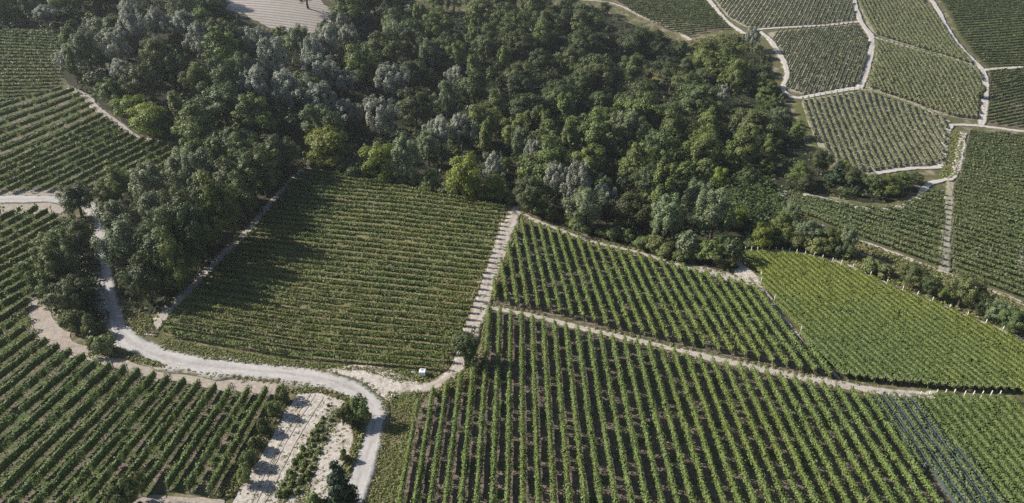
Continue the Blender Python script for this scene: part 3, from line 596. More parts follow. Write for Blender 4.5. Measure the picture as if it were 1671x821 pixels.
# ------------------------------------------------------------------ trees
def make_tree(kind, seed):
    """unit: metres; returns (crown mesh, trunk mesh, height, radius)"""
    rng = np.random.default_rng(seed)
    cfg = {'oak': dict(H=12, R=5.6, zc=.53, zr=.47, nc=84, rc=1.3, asp=(1, 1, .9), nl=10500, ls=.29, mat='oak'),
           'locust': dict(H=11, R=4.9, zc=.52, zr=.48, nc=78, rc=1.15, asp=(1.05, 1.05, .85), nl=9400, ls=.28, mat='locust'),
           'silver': dict(H=15, R=5.0, zc=.56, zr=.45, nc=96, rc=1.05, asp=(.75, .75, 1.7), nl=10000, ls=.28, mat='silver'),
           'grey': dict(H=13, R=5.0, zc=.56, zr=.44, nc=84, rc=1.15, asp=(.85, .85, 1.35), nl=9600, ls=.28, mat='grey'),
           'bright': dict(H=9, R=4.0, zc=.52, zr=.48, nc=46, rc=1.35, asp=(1.1, 1.1, .9), nl=7600, ls=.29, mat='bright'),
           'slim': dict(H=14, R=2.6, zc=.55, zr=.46, nc=36, rc=1.1, asp=(.85, .85, 1.5), nl=6000, ls=.31, mat='locust'),
           'bush': dict(H=3.2, R=2.2, zc=.45, zr=.52, nc=22, rc=.75, asp=(1, 1, .9), nl=2600, ls=.24, mat='bush'),
           'conifer': dict(H=10, R=3.0, zc=.5, zr=.5, nc=60, rc=.8, asp=(1.3, 1.3, .5), nl=5200, ls=.30, mat='conifer')}[kind]
    H, R = cfg['H'], cfg['R']; nc = cfg['nc']
    if kind == 'conifer':
        z = rng.uniform(.06, .98, nc) ** 1.1; a = rng.uniform(0, 2 * math.pi, nc); rr = (1 - z) * R * rng.uniform(.55, 1.15, nc) + .15
        C = np.column_stack([np.cos(a) * rr, np.sin(a) * rr, z * H - rr * .12]); rc = cfg['rc'] * (.45 + .9 * (1 - z))
    else:
        u = rng.normal(size=(nc, 3)); u = norm(u); u[:, 2] = np.where(u[:, 2] < -.8, -u[:, 2], u[:, 2])
        az = np.arctan2(u[:, 1], u[:, 0]); lob = .84 + .26 * np.sin(rng.integers(2, 5) * az + rng.uniform(0, 6)) * rng.uniform(.5, 1) + .16 * np.sin(5 * u[:, 2] + rng.uniform(0, 6)) + rng.uniform(-.16, .16, nc)
        f = rng.uniform(.5, 1.0, nc) ** .6 * lob
        C = np.column_stack([u[:, 0] * R * f, u[:, 1] * R * f, cfg['zc'] * H + u[:, 2] * cfg['zr'] * H * f])
        k = nc // 6; C[:k] *= [[.45, .45, 1]]
        rc = cfg['rc'] * rng.uniform(.65, 1.25, nc)
    rc = np.minimum(rc, np.maximum(C[:, 2] * .8, .3))
    w = rc ** 2 / (rc ** 2).sum(); ci = rng.choice(nc, cfg['nl'], p=w); d = norm(rng.normal(size=(cfg['nl'], 3)))
    d[:, 2] = np.where((d[:, 2] < -.35) & (rng.uniform(size=len(d)) < .6), -d[:, 2], d[:, 2])
    rad = rng.uniform(.35, 1.0, cfg['nl']) ** .5 * (1 + .25 * (rng.uniform(size=cfg['nl']) < .1))
    pos = C[ci] + d * (rc[ci] * rad)[:, None] * np.array(cfg['asp']); pos[:, 2] = np.maximum(pos[:, 2], .15)
    cen = np.array([0, 0, cfg['zc'] * H]); outw = norm(pos - cen)
    nm = d * .75 + outw * .6 + np.array([0, 0, .2]) + rng.normal(0, .36, d.shape)
    v, f = leaf_quads(pos, nm, cfg['ls'], rng, 1.4)
    rnd = np.clip(rng.normal(.47, .2, cfg['nl']) + (rng.uniform(-.2, .2, nc))[ci], 0, 1)
    cm = mesh_np(kind + '_crown', v, f, M[cfg['mat']], rnd)
    tr = R * .065 + .05; top = np.array([rng.uniform(-.3, .3), rng.uniform(-.3, .3), H * .62]); segs = []
    p = np.array([0, 0, -.6]); N = 5
    for i in range(N):
        q = top * ((i + 1) / N) + np.array([rng.uniform(-.12, .12), rng.uniform(-.12, .12), 0]) * R * .3; q[2] = H * .62 * (i + 1) / N
        segs.append(tube(p, q, tr * (1.25 - i * .2), tr * (1.05 - i * .2), 7)); p = q
    for j in rng.choice(nc, min(nc, 12), replace=False):
        zt = min(max(C[j, 2] * .55, H * .12), H * .6); b = top * (zt / (H * .62)); b[2] = zt
        m = (b + C[j]) / 2 + np.array([0, 0, -.15]); segs.append(tube(b, m, tr * .45, tr * .3, 5)); segs.append(tube(m, C[j], tr * .3, tr * .12, 5))
    tv, tf = join(segs); tm = mesh_np(kind + '_trunk', tv, tf, M['bark'], smooth=True)
    return cm, tm, H, R
TREES = {k: [make_tree(k, 40 + 13 * j + 101 * i) for j in range(n)] for i, (k, n) in enumerate([('oak', 5), ('locust', 5), ('silver', 4), ('grey', 4), ('bright', 3), ('slim', 3), ('bush', 4), ('conifer', 2)])}
NAME = {'oak': 'oak_tree', 'locust': 'locust_tree', 'silver': 'silver_poplar', 'grey': 'willow_tree', 'bright': 'young_tree', 'slim': 'slender_tree', 'bush': 'bush', 'conifer': 'conifer'}
LOOK = {'oak': 'dark round-crowned tree', 'locust': 'mid green feathery tree', 'silver': 'silver-grey poplar', 'grey': 'grey-green willow', 'bright': 'bright yellow-green tree', 'slim': 'slender upright green tree', 'bush': 'low bush', 'conifer': 'dark conifer'}
placed = []      # dicts awaiting labels
def plant(kind, xy, h, wide=1.0, label=None, group=None, var=None, sink=0.0):
    v = TREES[kind][var if var is not None else random.randrange(len(TREES[kind]))]
    s = h / v[2]; x, y = float(xy[0]), float(xy[1]); root = empty(NAME[kind], (x, y, float(hz(x, y)) + .08 - sink))
    root.scale = (s * wide, s * wide, s); root.rotation_euler.z = random.uniform(0, 6.283)
    link('trunk', v[1], root); link('crown', v[0], root)
    tag(root, label, 'bush' if kind == 'bush' else 'tree', group)
    px, py, dep = proj(x, y, float(hz(x, y)) + h * .6)
    placed.append(dict(o=root, kind=kind, x=float(px), y=float(py), xy=(x, y), label=label, r=v[3] * s * wide)); return root
def mpx(px, py):
    g = at(px, py)[0]; _, _, dep = proj(g[0], g[1], hz(*g)); return g, float(dep)
def tree_px(kind, bx, by, hpx, wpx=None, label=None, var=None, group=None):
    """tree whose foot is seen at pixel (bx, by), about hpx tall and wpx wide in the photograph"""
    g, dep = mpx(bx, by); h = hpx * dep / FPX / math.cos(math.atan2(CAM_H - float(hz(*g)), math.hypot(*g))) * .92
    v = TREES[kind][var or 0]; wide = 1.0 if wpx is None else (wpx * dep / FPX) / (2 * v[3] * h / v[2])
    return plant(kind, g, h, wide, label, group, var)
# prominent trees
tree_px('oak', 760, 597, 58, 56, 'lone round dark tree beside the sandy track at the middle vineyard corner', 1)
tree_px('bright', 540, 272, 62, 66, 'bright green fan-topped tree on the upper left edge of the middle vineyard', 0)
tree_px('bright', 618, 292, 60, 50, 'olive-bright round tree behind the middle vineyard, third from its path', 1)
tree_px('bright', 757, 326, 72, 58, 'bright yellow-green tree hugging the top edge of the middle vineyard', 2)
tree_px('grey', 665, 300, 80, 52, 'tall grey-green tree behind the centre of the middle vineyard', 0)
tree_px('silver', 622, 236, 84, 58, 'large pale silver poplar standing out in the centre of the wood', 0)
tree_px('silver', 806, 302, 52, 34, 'small silver poplar just left of the sandy track top', 1)
tree_px('bright', 808, 326, 40, 36, 'small green tree beneath the silver poplar near the sandy track top', 0)
tree_px('oak', 868, 350, 66, 62, 'dark leafy tree at the head of the sandy track', 2)
for i, (x, y, h, w, d) in enumerate([(905, 335, 74, 46, 'left'), (940, 345, 78, 50, 'middle'), (985, 350, 52, 42, 'right')]):
    tree_px('silver', x, y, h, w, f'{d} of three white-leaved poplars above the triangular vineyard', i)
for i, (x, y, h, w) in enumerate([(640, 170, 70, 60), (530, 205, 66, 60), (480, 190, 80, 70), (430, 185, 84, 60), (520, 150, 66, 60), (450, 135, 70, 60), (570, 215, 56, 50), (400, 150, 60, 54), (560, 160, 50, 50)]):
    tree_px('silver' if i != 7 else 'grey', x, y, h, w, None, i % 4)
for x, y, h, w in [(225, 88, 70, 50), (260, 70, 60, 46), (200, 110, 56, 50), (160, 60, 34, 34), (115, 120, 46, 36), (80, 40, 34, 40), (200, 135, 40, 44)]:
    tree_px('silver', x, y, h, w, None, random.randrange(4))
for x, y, h, w in [(720, 250, 66, 46), (755, 245, 62, 48), (700, 272, 60, 44), (850, 270, 60, 44), (870, 290, 60, 40), (1178, 175, 36, 26), (1268, 205, 30, 44), (1225, 85, 44, 26), (745, 150, 46, 34)]:
    tree_px('silver' if random.random() < .6 else 'grey', x, y, h, w, None, random.randrange(4))
for x, y, h, w in [(222, 460, 104, 80), (205, 405, 84, 62), (255, 350, 88, 66), (270, 400, 96, 66), (310, 330, 84, 60), (345, 335, 90, 60)]:
    tree_px('grey', x, y, h, w, None, random.randrange(4))
for x, y, h, w, k in [(250, 220, 50, 60, 'bright'), (215, 195, 40, 46, 'bright'), (185, 170, 40, 44, 'locust'), (265, 225, 40, 40, 'locust'), (180, 345, 50, 44, 'locust'), (200, 330, 60, 50, 'locust'), (330, 290, 66, 60, 'locust'), (400, 290, 70, 60, 'locust'), (430, 300, 66, 56, 'oak'),
                      (385, 350, 98, 72, 'oak'), (350, 395, 122, 80, 'oak'), (315, 428, 124, 80, 'oak'), (285, 465, 118, 80, 'oak'), (248, 495, 84, 66, 'oak'), (418, 325, 86, 60, 'oak'), (458, 288, 76, 56, 'oak'), (474, 279, 52, 40, 'oak'), (436, 322, 82, 54, 'locust'), (402, 366, 92, 58, 'oak'), (366, 404, 122, 66, 'locust'), (330, 440, 122, 66, 'oak'), (296, 480, 104, 60, 'locust')]:
    tree_px(k, x, y, h, w, None, random.randrange(3))
tree_px('conifer', 393, 52, 34, 12, 'small pointed conifer below the fallow field', 0)
tree_px('oak', 503, 14, 62, 46, 'tall thin-trunked tree at the fallow field corner casting a shadow', 1)
# clump on the inside of the road bend, lower left
for i, (x, y, h, w, k, l) in enumerate([(135, 355, 62, 60, 'oak', 'dark bushy tree standing in the road bend at far left'), (106, 440, 66, 58, 'locust', 'green tree left of the shaded road, beside the vine row ends'), (98, 480, 80, 66, 'locust', 'large light-edged tree at the inner side of the road bend'),
                                        (126, 472, 78, 46, 'oak', 'dark tree overhanging the left edge of the shaded road'), (125, 515, 66, 60, 'oak', 'dark low tree above the churned dirt strip'), (138, 425, 50, 36, 'oak', 'small dark tree between road and vine rows')]):
    tree_px(k, x, y, h, w, l, i % 4)
for x, y, h, w, l in [(128, 540, 34, 40, 'round bush at the foot of the trees in the road bend'), (152, 545, 36, 34, 'pale-tipped bush beside the shaded road'), (168, 578, 28, 40, 'spreading bush on the dirt tongue at the road bend'), (250, 495, 16, 16, 'small round bush by the shaded track mouth')]:
    tree_px('bush', x, y, h, w, l, random.randrange(4))
# hedges at right
for i, (x, y, h, w, k) in enumerate([(1335, 284, 44, 40, 'oak'), (1362, 298, 38, 34, 'conifer'), (1390, 306, 34, 40, 'oak'), (1420, 314, 34, 40, 'oak'), (1448, 317, 32, 40, 'locust'), (1471, 309, 28, 36, 'locust'), (1492, 300, 20, 28, 'oak')]):
    tree_px(k, x, y, h, w, f'{ordinal(i + 1)} tree from the left in the hedge below the fan-shaped vineyard', i % 2, 'trees in the hedge above the terrace rows')
for i, (x, y, h, w, k) in enumerate([(1482, 470, 44, 44, 'oak'), (1515, 485, 36, 34, 'oak'), (1535, 492, 28, 28, 'locust'), (1562, 502, 64, 54, 'oak'), (1592, 515, 46, 40, 'oak'), (1620, 528, 42, 40, 'grey'), (1645, 545, 46, 44, 'oak'), (1668, 550, 40, 40, 'oak'), (1440, 452, 22, 34, 'bush'), (1418, 445, 24, 34, 'bush')]):
    tree_px(k, x, y, h, w, f'{LOOK[k]}, {ordinal(i + 1 if i < 8 else i - 7)} along the hedge beyond the bright vineyard', i % 3, 'trees in the hedge beyond the bright vineyard')
for i, (x, y, h, w) in enumerate([(1375, 420, 54, 38), (1348, 412, 42, 40), (1312, 402, 44, 50), (1275, 390, 44, 46)]):
    tree_px('locust' if i % 2 else 'grey', x, y, h, w, f'{ordinal(i + 1)} loose-crowned tree leftwards from the dry grass slope', i % 3)
tree_px('bush', 1597, 160, 20, 16, 'single dark bush at the pale track junction among hillside vineyards', 1)
# plot at the bottom: little trees on its left side and by the road
for i, (x, y, h, w, k) in enumerate([(463, 654, 24, 26, 'bush'), (450, 680, 26, 24, 'bush'), (430, 708, 26, 24, 'bush'), (421, 734, 24, 24, 'bush'), (410, 762, 26, 28, 'bush'), (402, 788, 26, 26, 'bush')]):
    tree_px(k, x, y, h, w, f'{ordinal(i + 1)} small tree down the left side of the bare plot', i % 4, 'small trees on the left side of the bare plot')
for i, (x, y, h, w, l) in enumerate([(590, 690, 42, 40, 'leafy bush beside the road bend, casting a shadow onto the gravel'), (572, 690, 32, 36, 'brownish bush at the upper right corner of the bare plot'), (563, 752, 20, 18, 'little shrub by the lower stretch of road')]):
    tree_px('bush', x, y, h, w, l, i)
tree_px('conifer', 562, 846, 92, 66, 'spiky dark conifer at the bottom edge beside the road', 1)
tree_px('bush', 520, 850, 44, 46, 'dark shrub at the bottom edge left of the conifer', 2)
tree_px('bush', 208, 830, 56, 66, 'dark leafy shrub at the bottom edge among the lower left vines', 3)
# wood: fill with individual trees
fg = P(FOREST); zones = []
lo, hi = fg.min(0), fg.max(0); pts = [p['xy'] for p in placed]; rads = [p['r'] for p in placed]
tries = 0; target = 296; ntree = sum(1 for p in placed if p['kind'] != 'bush')
cand = RNG.uniform(lo, hi, (60000, 2)); cand = cand[inside(cand, fg)]
cx, cy, cdep = proj(cand[:, 0], cand[:, 1], hz(cand[:, 0], cand[:, 1])); tx, ty, _ = proj(cand[:, 0], cand[:, 1], hz(cand[:, 0], cand[:, 1]) + 12)
def pick(x, y):
    r = random.random()
    if 380 < x < 600 and 55 < y < 215: return 'silver' if r < .42 else 'grey' if r < .6 else 'locust' if r < .85 else 'oak'
    if 180 < x < 380 and y < 140: return 'silver' if r < .16 else 'grey' if r < .28 else 'locust' if r < .68 else 'oak'
    if x < 180 and y < 60: return 'grey' if r < .2 else 'locust' if r < .7 else 'oak'
    if 840 < x < 1130 and y < 215: return 'oak' if r < .88 else 'locust'
    if 560 < x < 840 and y < 200: return 'oak' if r < .5 else 'locust' if r < .75 else 'grey' if r < .85 else 'slim'
    if x > 1130: return 'locust' if r < .45 else 'oak' if r < .7 else 'grey' if r < .85 else 'bright'
    if y > 250 and x > 700: return 'locust' if r < .4 else 'oak' if r < .78 else 'slim' if r < .9 else 'grey'
    return 'locust' if r < .42 else 'oak' if r < .72 else 'slim' if r < .86 else 'grey'
PX = np.array(pts); PR = np.array(rads)
for c, x, y, dp, yt in zip(cand, cx, cy, cdep, ty):
    if ntree >= target: break
    if not (-25 < x < 1500) or y < -8: continue
    edge = (x > 960 and y < 110 - (1100 - min(x, 1100)) * .2) or (340 < x < 560 and y < 90) or (x > 1225 and y < 345)
    h = random.uniform(11, 17.5) if not edge else random.uniform(4.5, 7.5)
    if x > 1225 and y >= 345: h = random.uniform(6, 8.5)
    k = pick(x, y); r = TREES[k][0][3] * h / TREES[k][0][2]
    d = np.hypot(PX[:, 0] - c[0], PX[:, 1] - c[1])
    if k == 'bright': h = min(h, 7.5); r = 4.0 * h / 9
    if (d < .76 * (PR + r)).any(): continue
    plant(k, c, h, random.uniform(.85, 1.35)); ntree += 1
    PX = np.vstack([PX, c]); PR = np.append(PR, r)
print('trees', ntree, 'objects placed', len(placed))
# undergrowth between the trunks, grass on the verges
def scatter_leaves(name, px, n, per, rad, hgt, size, mat, label, cat, seed, up=.5):
    rng = np.random.default_rng(seed); g = P(px); lo, hi = g.min(0), g.max(0); c = rng.uniform(lo, hi, (n * 6, 2)); c = c[inside(c, g)][:n]
    R = rng.uniform(*rad, len(c)); Hh = rng.uniform(*hgt, len(c)); i = np.repeat(np.arange(len(c)), per); d = norm(rng.normal(size=(len(i), 3))); d[:, 2] = abs(d[:, 2])
    xy = c[i] + d[:, :2] * R[i][:, None]; z = hz(xy[:, 0], xy[:, 1]) + .12 + d[:, 2] * Hh[i]
    v, f = leaf_quads(np.column_stack([xy, z]), d + np.array([0, 0, up]) + rng.normal(0, .4, d.shape), size, rng, 1.5)
    rnd = np.clip(rng.normal(.5, .2, len(i)) + rng.uniform(-.25, .25, len(c))[i], 0, 1)
    return tag(link(name, mesh_np(name, v, f, M[mat], rnd)), label, cat, kind='stuff')
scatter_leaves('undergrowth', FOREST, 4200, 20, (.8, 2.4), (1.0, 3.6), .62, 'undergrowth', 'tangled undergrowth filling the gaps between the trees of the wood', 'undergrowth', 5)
# low young growth filling the wood below and between the individual trees
def thicket(n, per, seed):
    rng = np.random.default_rng(seed); g = P(FOREST); lo, hi = g.min(0), g.max(0); c = rng.uniform(lo, hi, (n * 6, 2)); c = c[inside(c, g)]
    x, y, d = proj(c[:, 0], c[:, 1], hz(c[:, 0], c[:, 1])); c = c[(x > -60) & (x < 1700) & (y > -12)][:n]
    x, y, d = proj(c[:, 0], c[:, 1], hz(c[:, 0], c[:, 1]))
    low = ((x > 960) & (y < 110 - (1100 - np.minimum(x, 1100)) * .2)) | ((x > 340) & (x < 560) & (y < 90)) | ((x > 1225) & (y < 400))
    Hh = np.where(low, rng.uniform(1.5, 3.5, len(c)), rng.uniform(3.5, 8, len(c))); R_ = Hh * rng.uniform(.32, .5, len(c))
    i = np.repeat(np.arange(len(c)), per); dd = norm(rng.normal(size=(len(i), 3))); dd[:, 2] = np.where(dd[:, 2] < -.3, -dd[:, 2], dd[:, 2])
    lob = 1 + .28 * np.sin(dd[:, 0] * 7 + i) * np.sin(dd[:, 1] * 6 + i * 2.1 + dd[:, 2] * 5)
    xy = c[i] + dd[:, :2] * (R_[i] * lob)[:, None]; z = hz(xy[:, 0], xy[:, 1]) + np.maximum(.2, Hh[i] * (.55 + .45 * dd[:, 2] * lob))
    v, f = leaf_quads(np.column_stack([xy, z]), dd + np.array([0, 0, .25]) + rng.normal(0, .42, dd.shape), .52, rng, 1.4)
    me = mesh_np('thicket', v, f, None, np.clip(rng.normal(.5, .2, len(i)) + rng.uniform(-.25, .25, len(c))[i], 0, 1))
    for m in ('undergrowth', 'locust', 'oak', 'grey'): me.materials.append(M[m])
    me.polygons.foreach_set('material_index', rng.choice([0, 1, 2, 3], len(c), p=[.3, .35, .27, .08])[i].astype(np.int32))
    tag(link('thicket', me), 'mass of young growth between the larger trees of the wood', 'thicket', kind='stuff')
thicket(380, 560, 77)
edge_px = [(505, 276), (545, 283), (585, 291), (640, 300), (690, 310), (735, 319), (785, 326), (835, 334), (872, 352), (905, 364), (940, 377), (985, 390), (1030, 402), (1070, 414), (1110, 428), (1150, 437), (1190, 441), (1190, 408), (1235, 405), (1290, 408), (1340, 415), (1385, 424)]
eg = resample(P(edge_px), 4.2); kb = 0
for q in eg:
    q = q + np.array([random.uniform(-1, 1), random.uniform(.4, 2.6)]); kb += 1
    plant('bush', q, random.uniform(2.2, 4.6), random.uniform(.9, 1.4), f'{ordinal(kb)} bush from left along the lower edge of the wood', 'bushes along the lower edge of the wood')
scatter_leaves('scrub', [(1200, 275), (1240, 290), (1262, 318), (1300, 360), (1340, 392), (1390, 425), (1320, 408), (1250, 400), (1210, 360), (1190, 310)], 420, 34, (1.0, 2.6), (1.5, 4.5), .46, 'undergrowth', 'dense green scrub filling the gully at the right end of the wood', 'scrub', 16)
CLUMP = [(78, 400), (110, 352), (150, 358), (158, 400), (160, 450), (168, 500), (185, 545), (175, 575), (150, 560), (100, 525), (78, 480)]
scatter_leaves('undergrowth', CLUMP, 420, 22, (.7, 1.8), (.8, 3.2), .42, 'undergrowth', 'undergrowth below the tree clump in the road bend', 'undergrowth', 15)
for x_, y_, h_, w_, l_ in [(92, 500, 60, 56, 'light green leafy tree at the left side of the bend clump'), (132, 502, 60, 46, 'dark tree in the middle of the bend clump'), (136, 400, 46, 38, 'dark tree at the upper end of the bend clump'), (88, 440, 60, 50, 'light green tree above the vine row ends at left')]:
    tree_px('locust' if 'light' in l_ else 'oak', x_, y_, h_, w_, l_, 2)
def grass(px, n, label, seed, size=.22, hgt=(.1, .45)):
    scatter_leaves('grass', px, n, 6, (.15, .5), hgt, size, 'grass', label, 'grass', seed, .1)
grass([(262, 552), (350, 570), (450, 586), (560, 598), (650, 603), (722, 609), (690, 622), (650, 624), (600, 609), (540, 602), (440, 598), (340, 588), (270, 570)], 1500, 'short grass along the foot of the middle vineyard', 61)
grass([(632, 642), (688, 637), (686, 660), (670, 690), (652, 815), (636, 890), (585, 890), (604, 800), (624, 700), (629, 660)], 1500, 'long rough grass right of the descending road', 62, .2, (.05, .35))
grass([(470, 640), (490, 634), (525, 634), (565, 648), (590, 668), (600, 690), (592, 722), (575, 770), (555, 810), (540, 890), (528, 890), (546, 800), (578, 722), (574, 690), (562, 655), (520, 641), (488, 643)], 1500, 'grass border round the bare plot', 63, .24, (.15, .7))
grass([(1330, 368), (1430, 404), (1540, 445), (1671, 496), (1671, 552), (1530, 496), (1450, 464), (1395, 438)], 1800, 'tufts on the dry slope beyond the bright vineyard', 64, .4, (.2, .6))
grass([(440, 655), (466, 660), (462, 680), (436, 720), (380, 812), (352, 812), (404, 735)], 900, 'weeds along the left side of the bare plot', 65, .26, (.2, .8))
grass([(742, 612), (780, 600), (792, 515), (802, 510), (800, 560), (780, 625), (752, 640), (720, 650), (700, 648)], 700, 'weeds between the sandy track and the first vine rows', 66, .26, (.2, .7))
grass([(806, 470), (826, 415), (845, 365), (852, 368), (836, 420), (822, 470), (810, 492), (800, 492)], 600, 'weeds on the right bank of the sandy track', 67, .28, (.2, .8))
grass([(170, 560), (210, 575), (270, 597), (262, 602), (205, 586), (165, 575)], 350, 'grass tongue beside the road bend', 68, .26, (.2, .6))
grass([(200, 505), (245, 515), (255, 545), (225, 548), (205, 530)], 500, 'shaded grass between the road and the track mouth', 69, .28, (.2, .6))

# ------------------------------------------------------------------ garden plants, white tank, stone
for j, (blk, n, lab) in enumerate([('near', 1800, 'weeds between the rows of the large bottom right vineyard'), ('upper', 1500, 'weeds between the rows of the triangular vineyard'), ('left', 2000, 'weeds between the rows of the lower left vineyard'), ('middle', 1500, 'grass between the rows of the middle vineyard'), ('slope', 800, 'weeds between the rows of the far left hillside vineyard')]):
    scatter_leaves('weeds', POLY[blk], n, 5, (.2, .7), (.05, .35), .24 if blk != 'slope' else .35, 'grass', lab, 'weeds', 80 + j, .4)
def edge_weeds(px, off, n, label, seed):
    rng = np.random.default_rng(seed); c = smooth_path(P(px), 1.5); tg = norm(np.gradient(c, axis=0)); nr = np.stack([tg[:, 1], -tg[:, 0]], 1)
    i = rng.integers(0, len(c), n); sd = rng.choice([-1, 1], n); clump = noise1(i, seed, .2); sel = rng.uniform(size=n) < clump * 1.5; i, sd = i[sel], sd[sel]
    q = c[i] + nr[i] * (sd * (off + rng.normal(0, .35, len(i))))[:, None]; k = np.repeat(np.arange(len(q)), 6)
    d = norm(rng.normal(size=(len(k), 3))); d[:, 2] = abs(d[:, 2]); xy = q[k] + d[:, :2] * .55; z = hz(xy[:, 0], xy[:, 1]) + .18 + d[:, 2] * rng.uniform(.02, .25, len(q))[k]
    v, f = leaf_quads(np.column_stack([xy, z]), d + np.array([0, 0, .3]), .26, rng, 1.5)
    tag(link('weeds', mesh_np('weeds', v, f, M['grass'], np.clip(rng.normal(.5, .22, len(k)), 0, 1))), label, 'weeds', kind='stuff')
scatter_leaves('weeds', [(470, 660), (515, 642), (560, 655), (572, 690), (560, 745), (525, 880), (370, 880), (440, 725)], 420, 7, (.15, .5), (.03, .3), .2, 'grass', 'sparse weeds dotted over the bare plot', 'weeds', 87, .3)
edge_weeds(TR[0][0], 1.25, 1100, 'weeds edging the narrow track between the right-hand vineyards', 91)
edge_weeds(TR[1][0], 1.1, 700, 'weeds edging the thin track along the wood', 92)
edge_weeds(TR[4][0], 1.6, 600, 'weeds edging the shaded track', 93)
edge_weeds([(236, 573), (300, 592), (400, 604), (480, 612), (545, 624), (588, 643), (608, 672), (607, 715), (592, 765), (576, 821)], 2.6, 900, 'weeds edging the gravel road', 94)
edge_weeds([(640, 632), (690, 634), (722, 622), (742, 602), (752, 580), (768, 535), (788, 480), (806, 425), (824, 372)], 1.9, 600, 'weeds edging the sandy track', 95)
edge_weeds(TR[3][0], 1.2, 500, 'weeds edging the track above the bright vineyard', 96)
grass([(1542, 214), (1576, 216), (1562, 286), (1545, 294), (1534, 288), (1538, 268)], 700, 'grass in the corner beside the steep pale track', 70, .4, (.1, .4))
grass([(1262, 318), (1300, 350), (1340, 385), (1380, 415), (1330, 366), (1290, 330)], 500, 'rough grass at the tip of the terrace rows', 71, .4, (.2, .8))
grass([(1125, 68), (1190, 55), (1215, 58), (1230, 80), (1180, 100), (1130, 90)], 900, 'pale scrub grass below the far vineyard', 72, .5, (.3, 1.2))
def small_plant(seed):
    rng = np.random.default_rng(seed); n = 220; d = norm(rng.normal(size=(n, 3))); d[:, 2] = abs(d[:, 2])
    pos = d * rng.uniform(.3, 1, (n, 1)) * np.array([.5, .5, .75]); v, f = leaf_quads(pos, d + rng.normal(0, .4, d.shape), .2, rng, 1.6)
    return mesh_np('garden_plant', v, f, M['bush'], np.clip(rng.normal(.55, .2, n), 0, 1))
GP = [small_plant(i) for i in range(5)]
grass([(543, 660), (556, 668), (552, 690), (530, 730), (508, 790), (500, 850), (440, 850), (452, 800), (490, 735), (520, 690)], 900, 'weedy green strip across the bare plot', 73, .2, (.05, .3))
ends = [((536, 664), (468, 815)), ((520, 690), (450, 818)), ((548, 674), (496, 792)), ((512, 730), (480, 815)), ((530, 690), (488, 778)), ((500, 735), (462, 818))]
for r, (a, b) in enumerate(ends):
    A, B = P([a, b]); n = int(np.linalg.norm(A - B) / 1.1); kk = 0
    for i in range(n):
        if random.random() < .18: continue
        q = A + (B - A) * i / n + np.array([random.uniform(-.2, .2), random.uniform(-.2, .2)]); kk += 1
        o = link('garden_plant', GP[random.randrange(5)], None, (q[0], q[1], float(hz(*q)) + .14)); s = random.uniform(.45, .95) * (1 + .9 * i / n)
        o.scale = (s, s, s * random.uniform(.8, 1.3)); o.rotation_euler.z = random.uniform(0, 6)
        tag(o, f'{ordinal(kk)} plant down the {ordinal(r + 1)} garden row on the bare plot', 'plant', 'garden plants in rows on the bare plot')
def bev_box(name, dims, mat, parent=None, loc=(0, 0, 0), bev=.05):
    bm = bmesh.new(); bmesh.ops.create_cube(bm, size=1)
    for v in bm.verts: v.co = Vector((v.co.x * dims[0], v.co.y * dims[1], (v.co.z + .5) * dims[2]))
    bmesh.ops.bevel(bm, geom=bm.edges[:], offset=bev, segments=2, affect='EDGES')
    me = bpy.data.meshes.new(name); bm.to_mesh(me); bm.free(); me.materials.append(mat); return link(name, me, parent, loc)
g = P([(690, 613)])[0]; tank = empty('water_tank', (g[0], g[1], float(hz(*g)) + .12)); tank.rotation_euler.z = math.radians(-4)
tag(tank, 'small white box-shaped water tank with dark opening, on grass by the track', 'water tank')
bev_box('tank_body', (1.3, 1.2, 1.15), M['white'], tank, (0, 0, .12), .07)
bev_box('pallet', (1.25, 1.15, .12), M['wood_post'], tank, (0, 0, 0), .01)
bev_box('hatch', (.55, .36, .03), M['blackhole'], tank, (-.05, .12, 1.262), .012)
bev_box('hatch_lid', (.2, .2, .06), M['greyblue'], tank, (.34, .2, 1.262), .02)
for sx in (-.45, 0, .45): bev_box('rib', (.06, .02, 1.0), M['white'], tank, (sx, -.612, .2), .008)
g = P([(674, 609)])[0]; o = bev_box('sheet_panel', (.7, .5, .08), M['greyblue'], None, (g[0], g[1], float(hz(*g)) + .25), .02); o.rotation_euler = (.15, .05, .1)
tag(o, 'small blue-grey panel lying in the grass left of the white tank', 'panel')
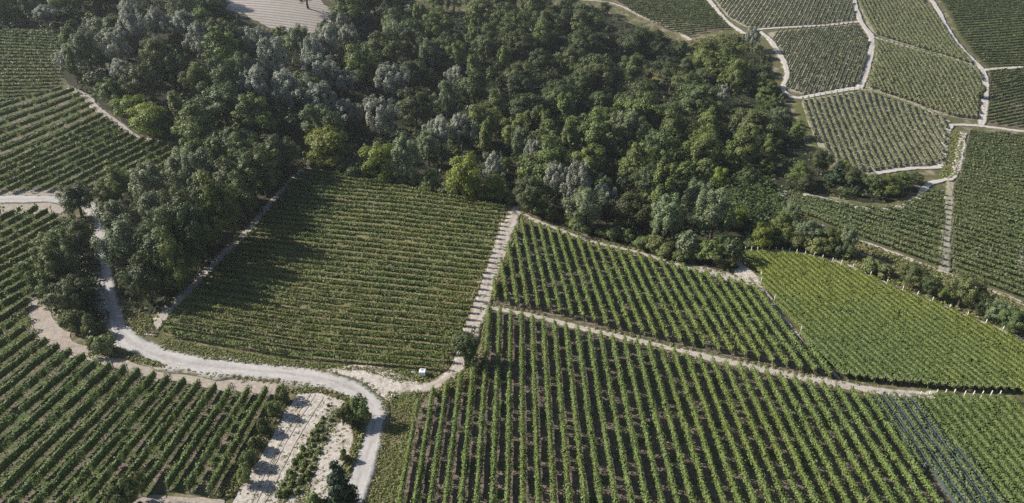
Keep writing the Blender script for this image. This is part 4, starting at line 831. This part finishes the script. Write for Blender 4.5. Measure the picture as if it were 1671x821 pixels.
def rock(name, seed, sc, xy, label, mat='stone'):
    bm = bmesh.new(); bmesh.ops.create_icosphere(bm, subdivisions=2, radius=.5); r = random.Random(seed)
    for v in bm.verts: v.co *= r.uniform(.8, 1.15); v.co = Vector((v.co.x * sc[0], v.co.y * sc[1], v.co.z * sc[2]))
    me = bpy.data.meshes.new(name); bm.to_mesh(me); bm.free(); me.materials.append(M[mat])
    tag(link(name, me, None, (xy[0], xy[1], float(hz(*xy)) + sc[2] * .35 + .1)), label, 'stone')
rock('boundary_stone', 3, (.5, .5, 1.3), P([(641, 650)])[0], 'upright pale stone in the rough grass by the road junction')
rock('boundary_stone', 5, (.5, 1.6, .7), P([(775, 588)])[0], 'long pale stone beside the lone round tree')

# labels for the trees of the wood: stand + place from the left
def stand(p):
    x, y = p['x'], p['y']
    if x < 330 and y > 215: return 'the strip of wood beside the shaded road'
    if x < 330 and y > 95: return 'the wood above the hillside vineyard'
    if x < 330: return 'the wood in the top left'
    if x < 480 and y > 215: return 'the wood left of the middle vineyard'
    if x < 600 and y < 100: return 'the wood just below the fallow field'
    if x < 600: return 'the wood behind the middle vineyard left'
    if x < 850 and y > 190: return 'the wood behind the middle vineyard right'
    if x < 850 and y > 90: return 'the centre of the wood'
    if x < 850: return 'the top of the wood, centre'
    if x < 1130 and y > 230: return 'the wood above the triangular vineyard'
    if x < 1130 and y > 120: return 'the dark wood right of centre'
    if x < 1130: return 'the dark wood below the far vineyard'
    if y < 200: return 'the wood beside the pale hillside tracks'
    return 'the right end of the wood'
grp = {}
for p in placed:
    if p['label'] is None: grp.setdefault((p['kind'], stand(p)), []).append(p)
for (k, st), ps in grp.items():
    ps.sort(key=lambda p: p['x'])
    for i, p in enumerate(ps):
        tag(p['o'], (f'{LOOK[k]}, {ordinal(i + 1)} from left in {st}' if len(ps) > 1 else f'the only {LOOK[k]} in {st}'), None, 'trees in ' + st)


# ------------------------------------------------------------------ air
hv, hf = box(-3600, 3600, -3600, 4200, -12, 101)
hm, ht, ho = new_mat('haze'); pv = ht.nodes.new('ShaderNodeVolumePrincipled')
pv.inputs['Color'].default_value = (.86, .9, .96, 1); pv.inputs['Density'].default_value = HAZE; pv.inputs['Anisotropy'].default_value = .2
ht.links.new(pv.outputs['Volume'], ho.inputs['Volume'])
tag(link('haze', mesh_np('haze', hv, hf, hm)), 'thin pale summer haze over the whole valley', 'haze', kind='stuff')
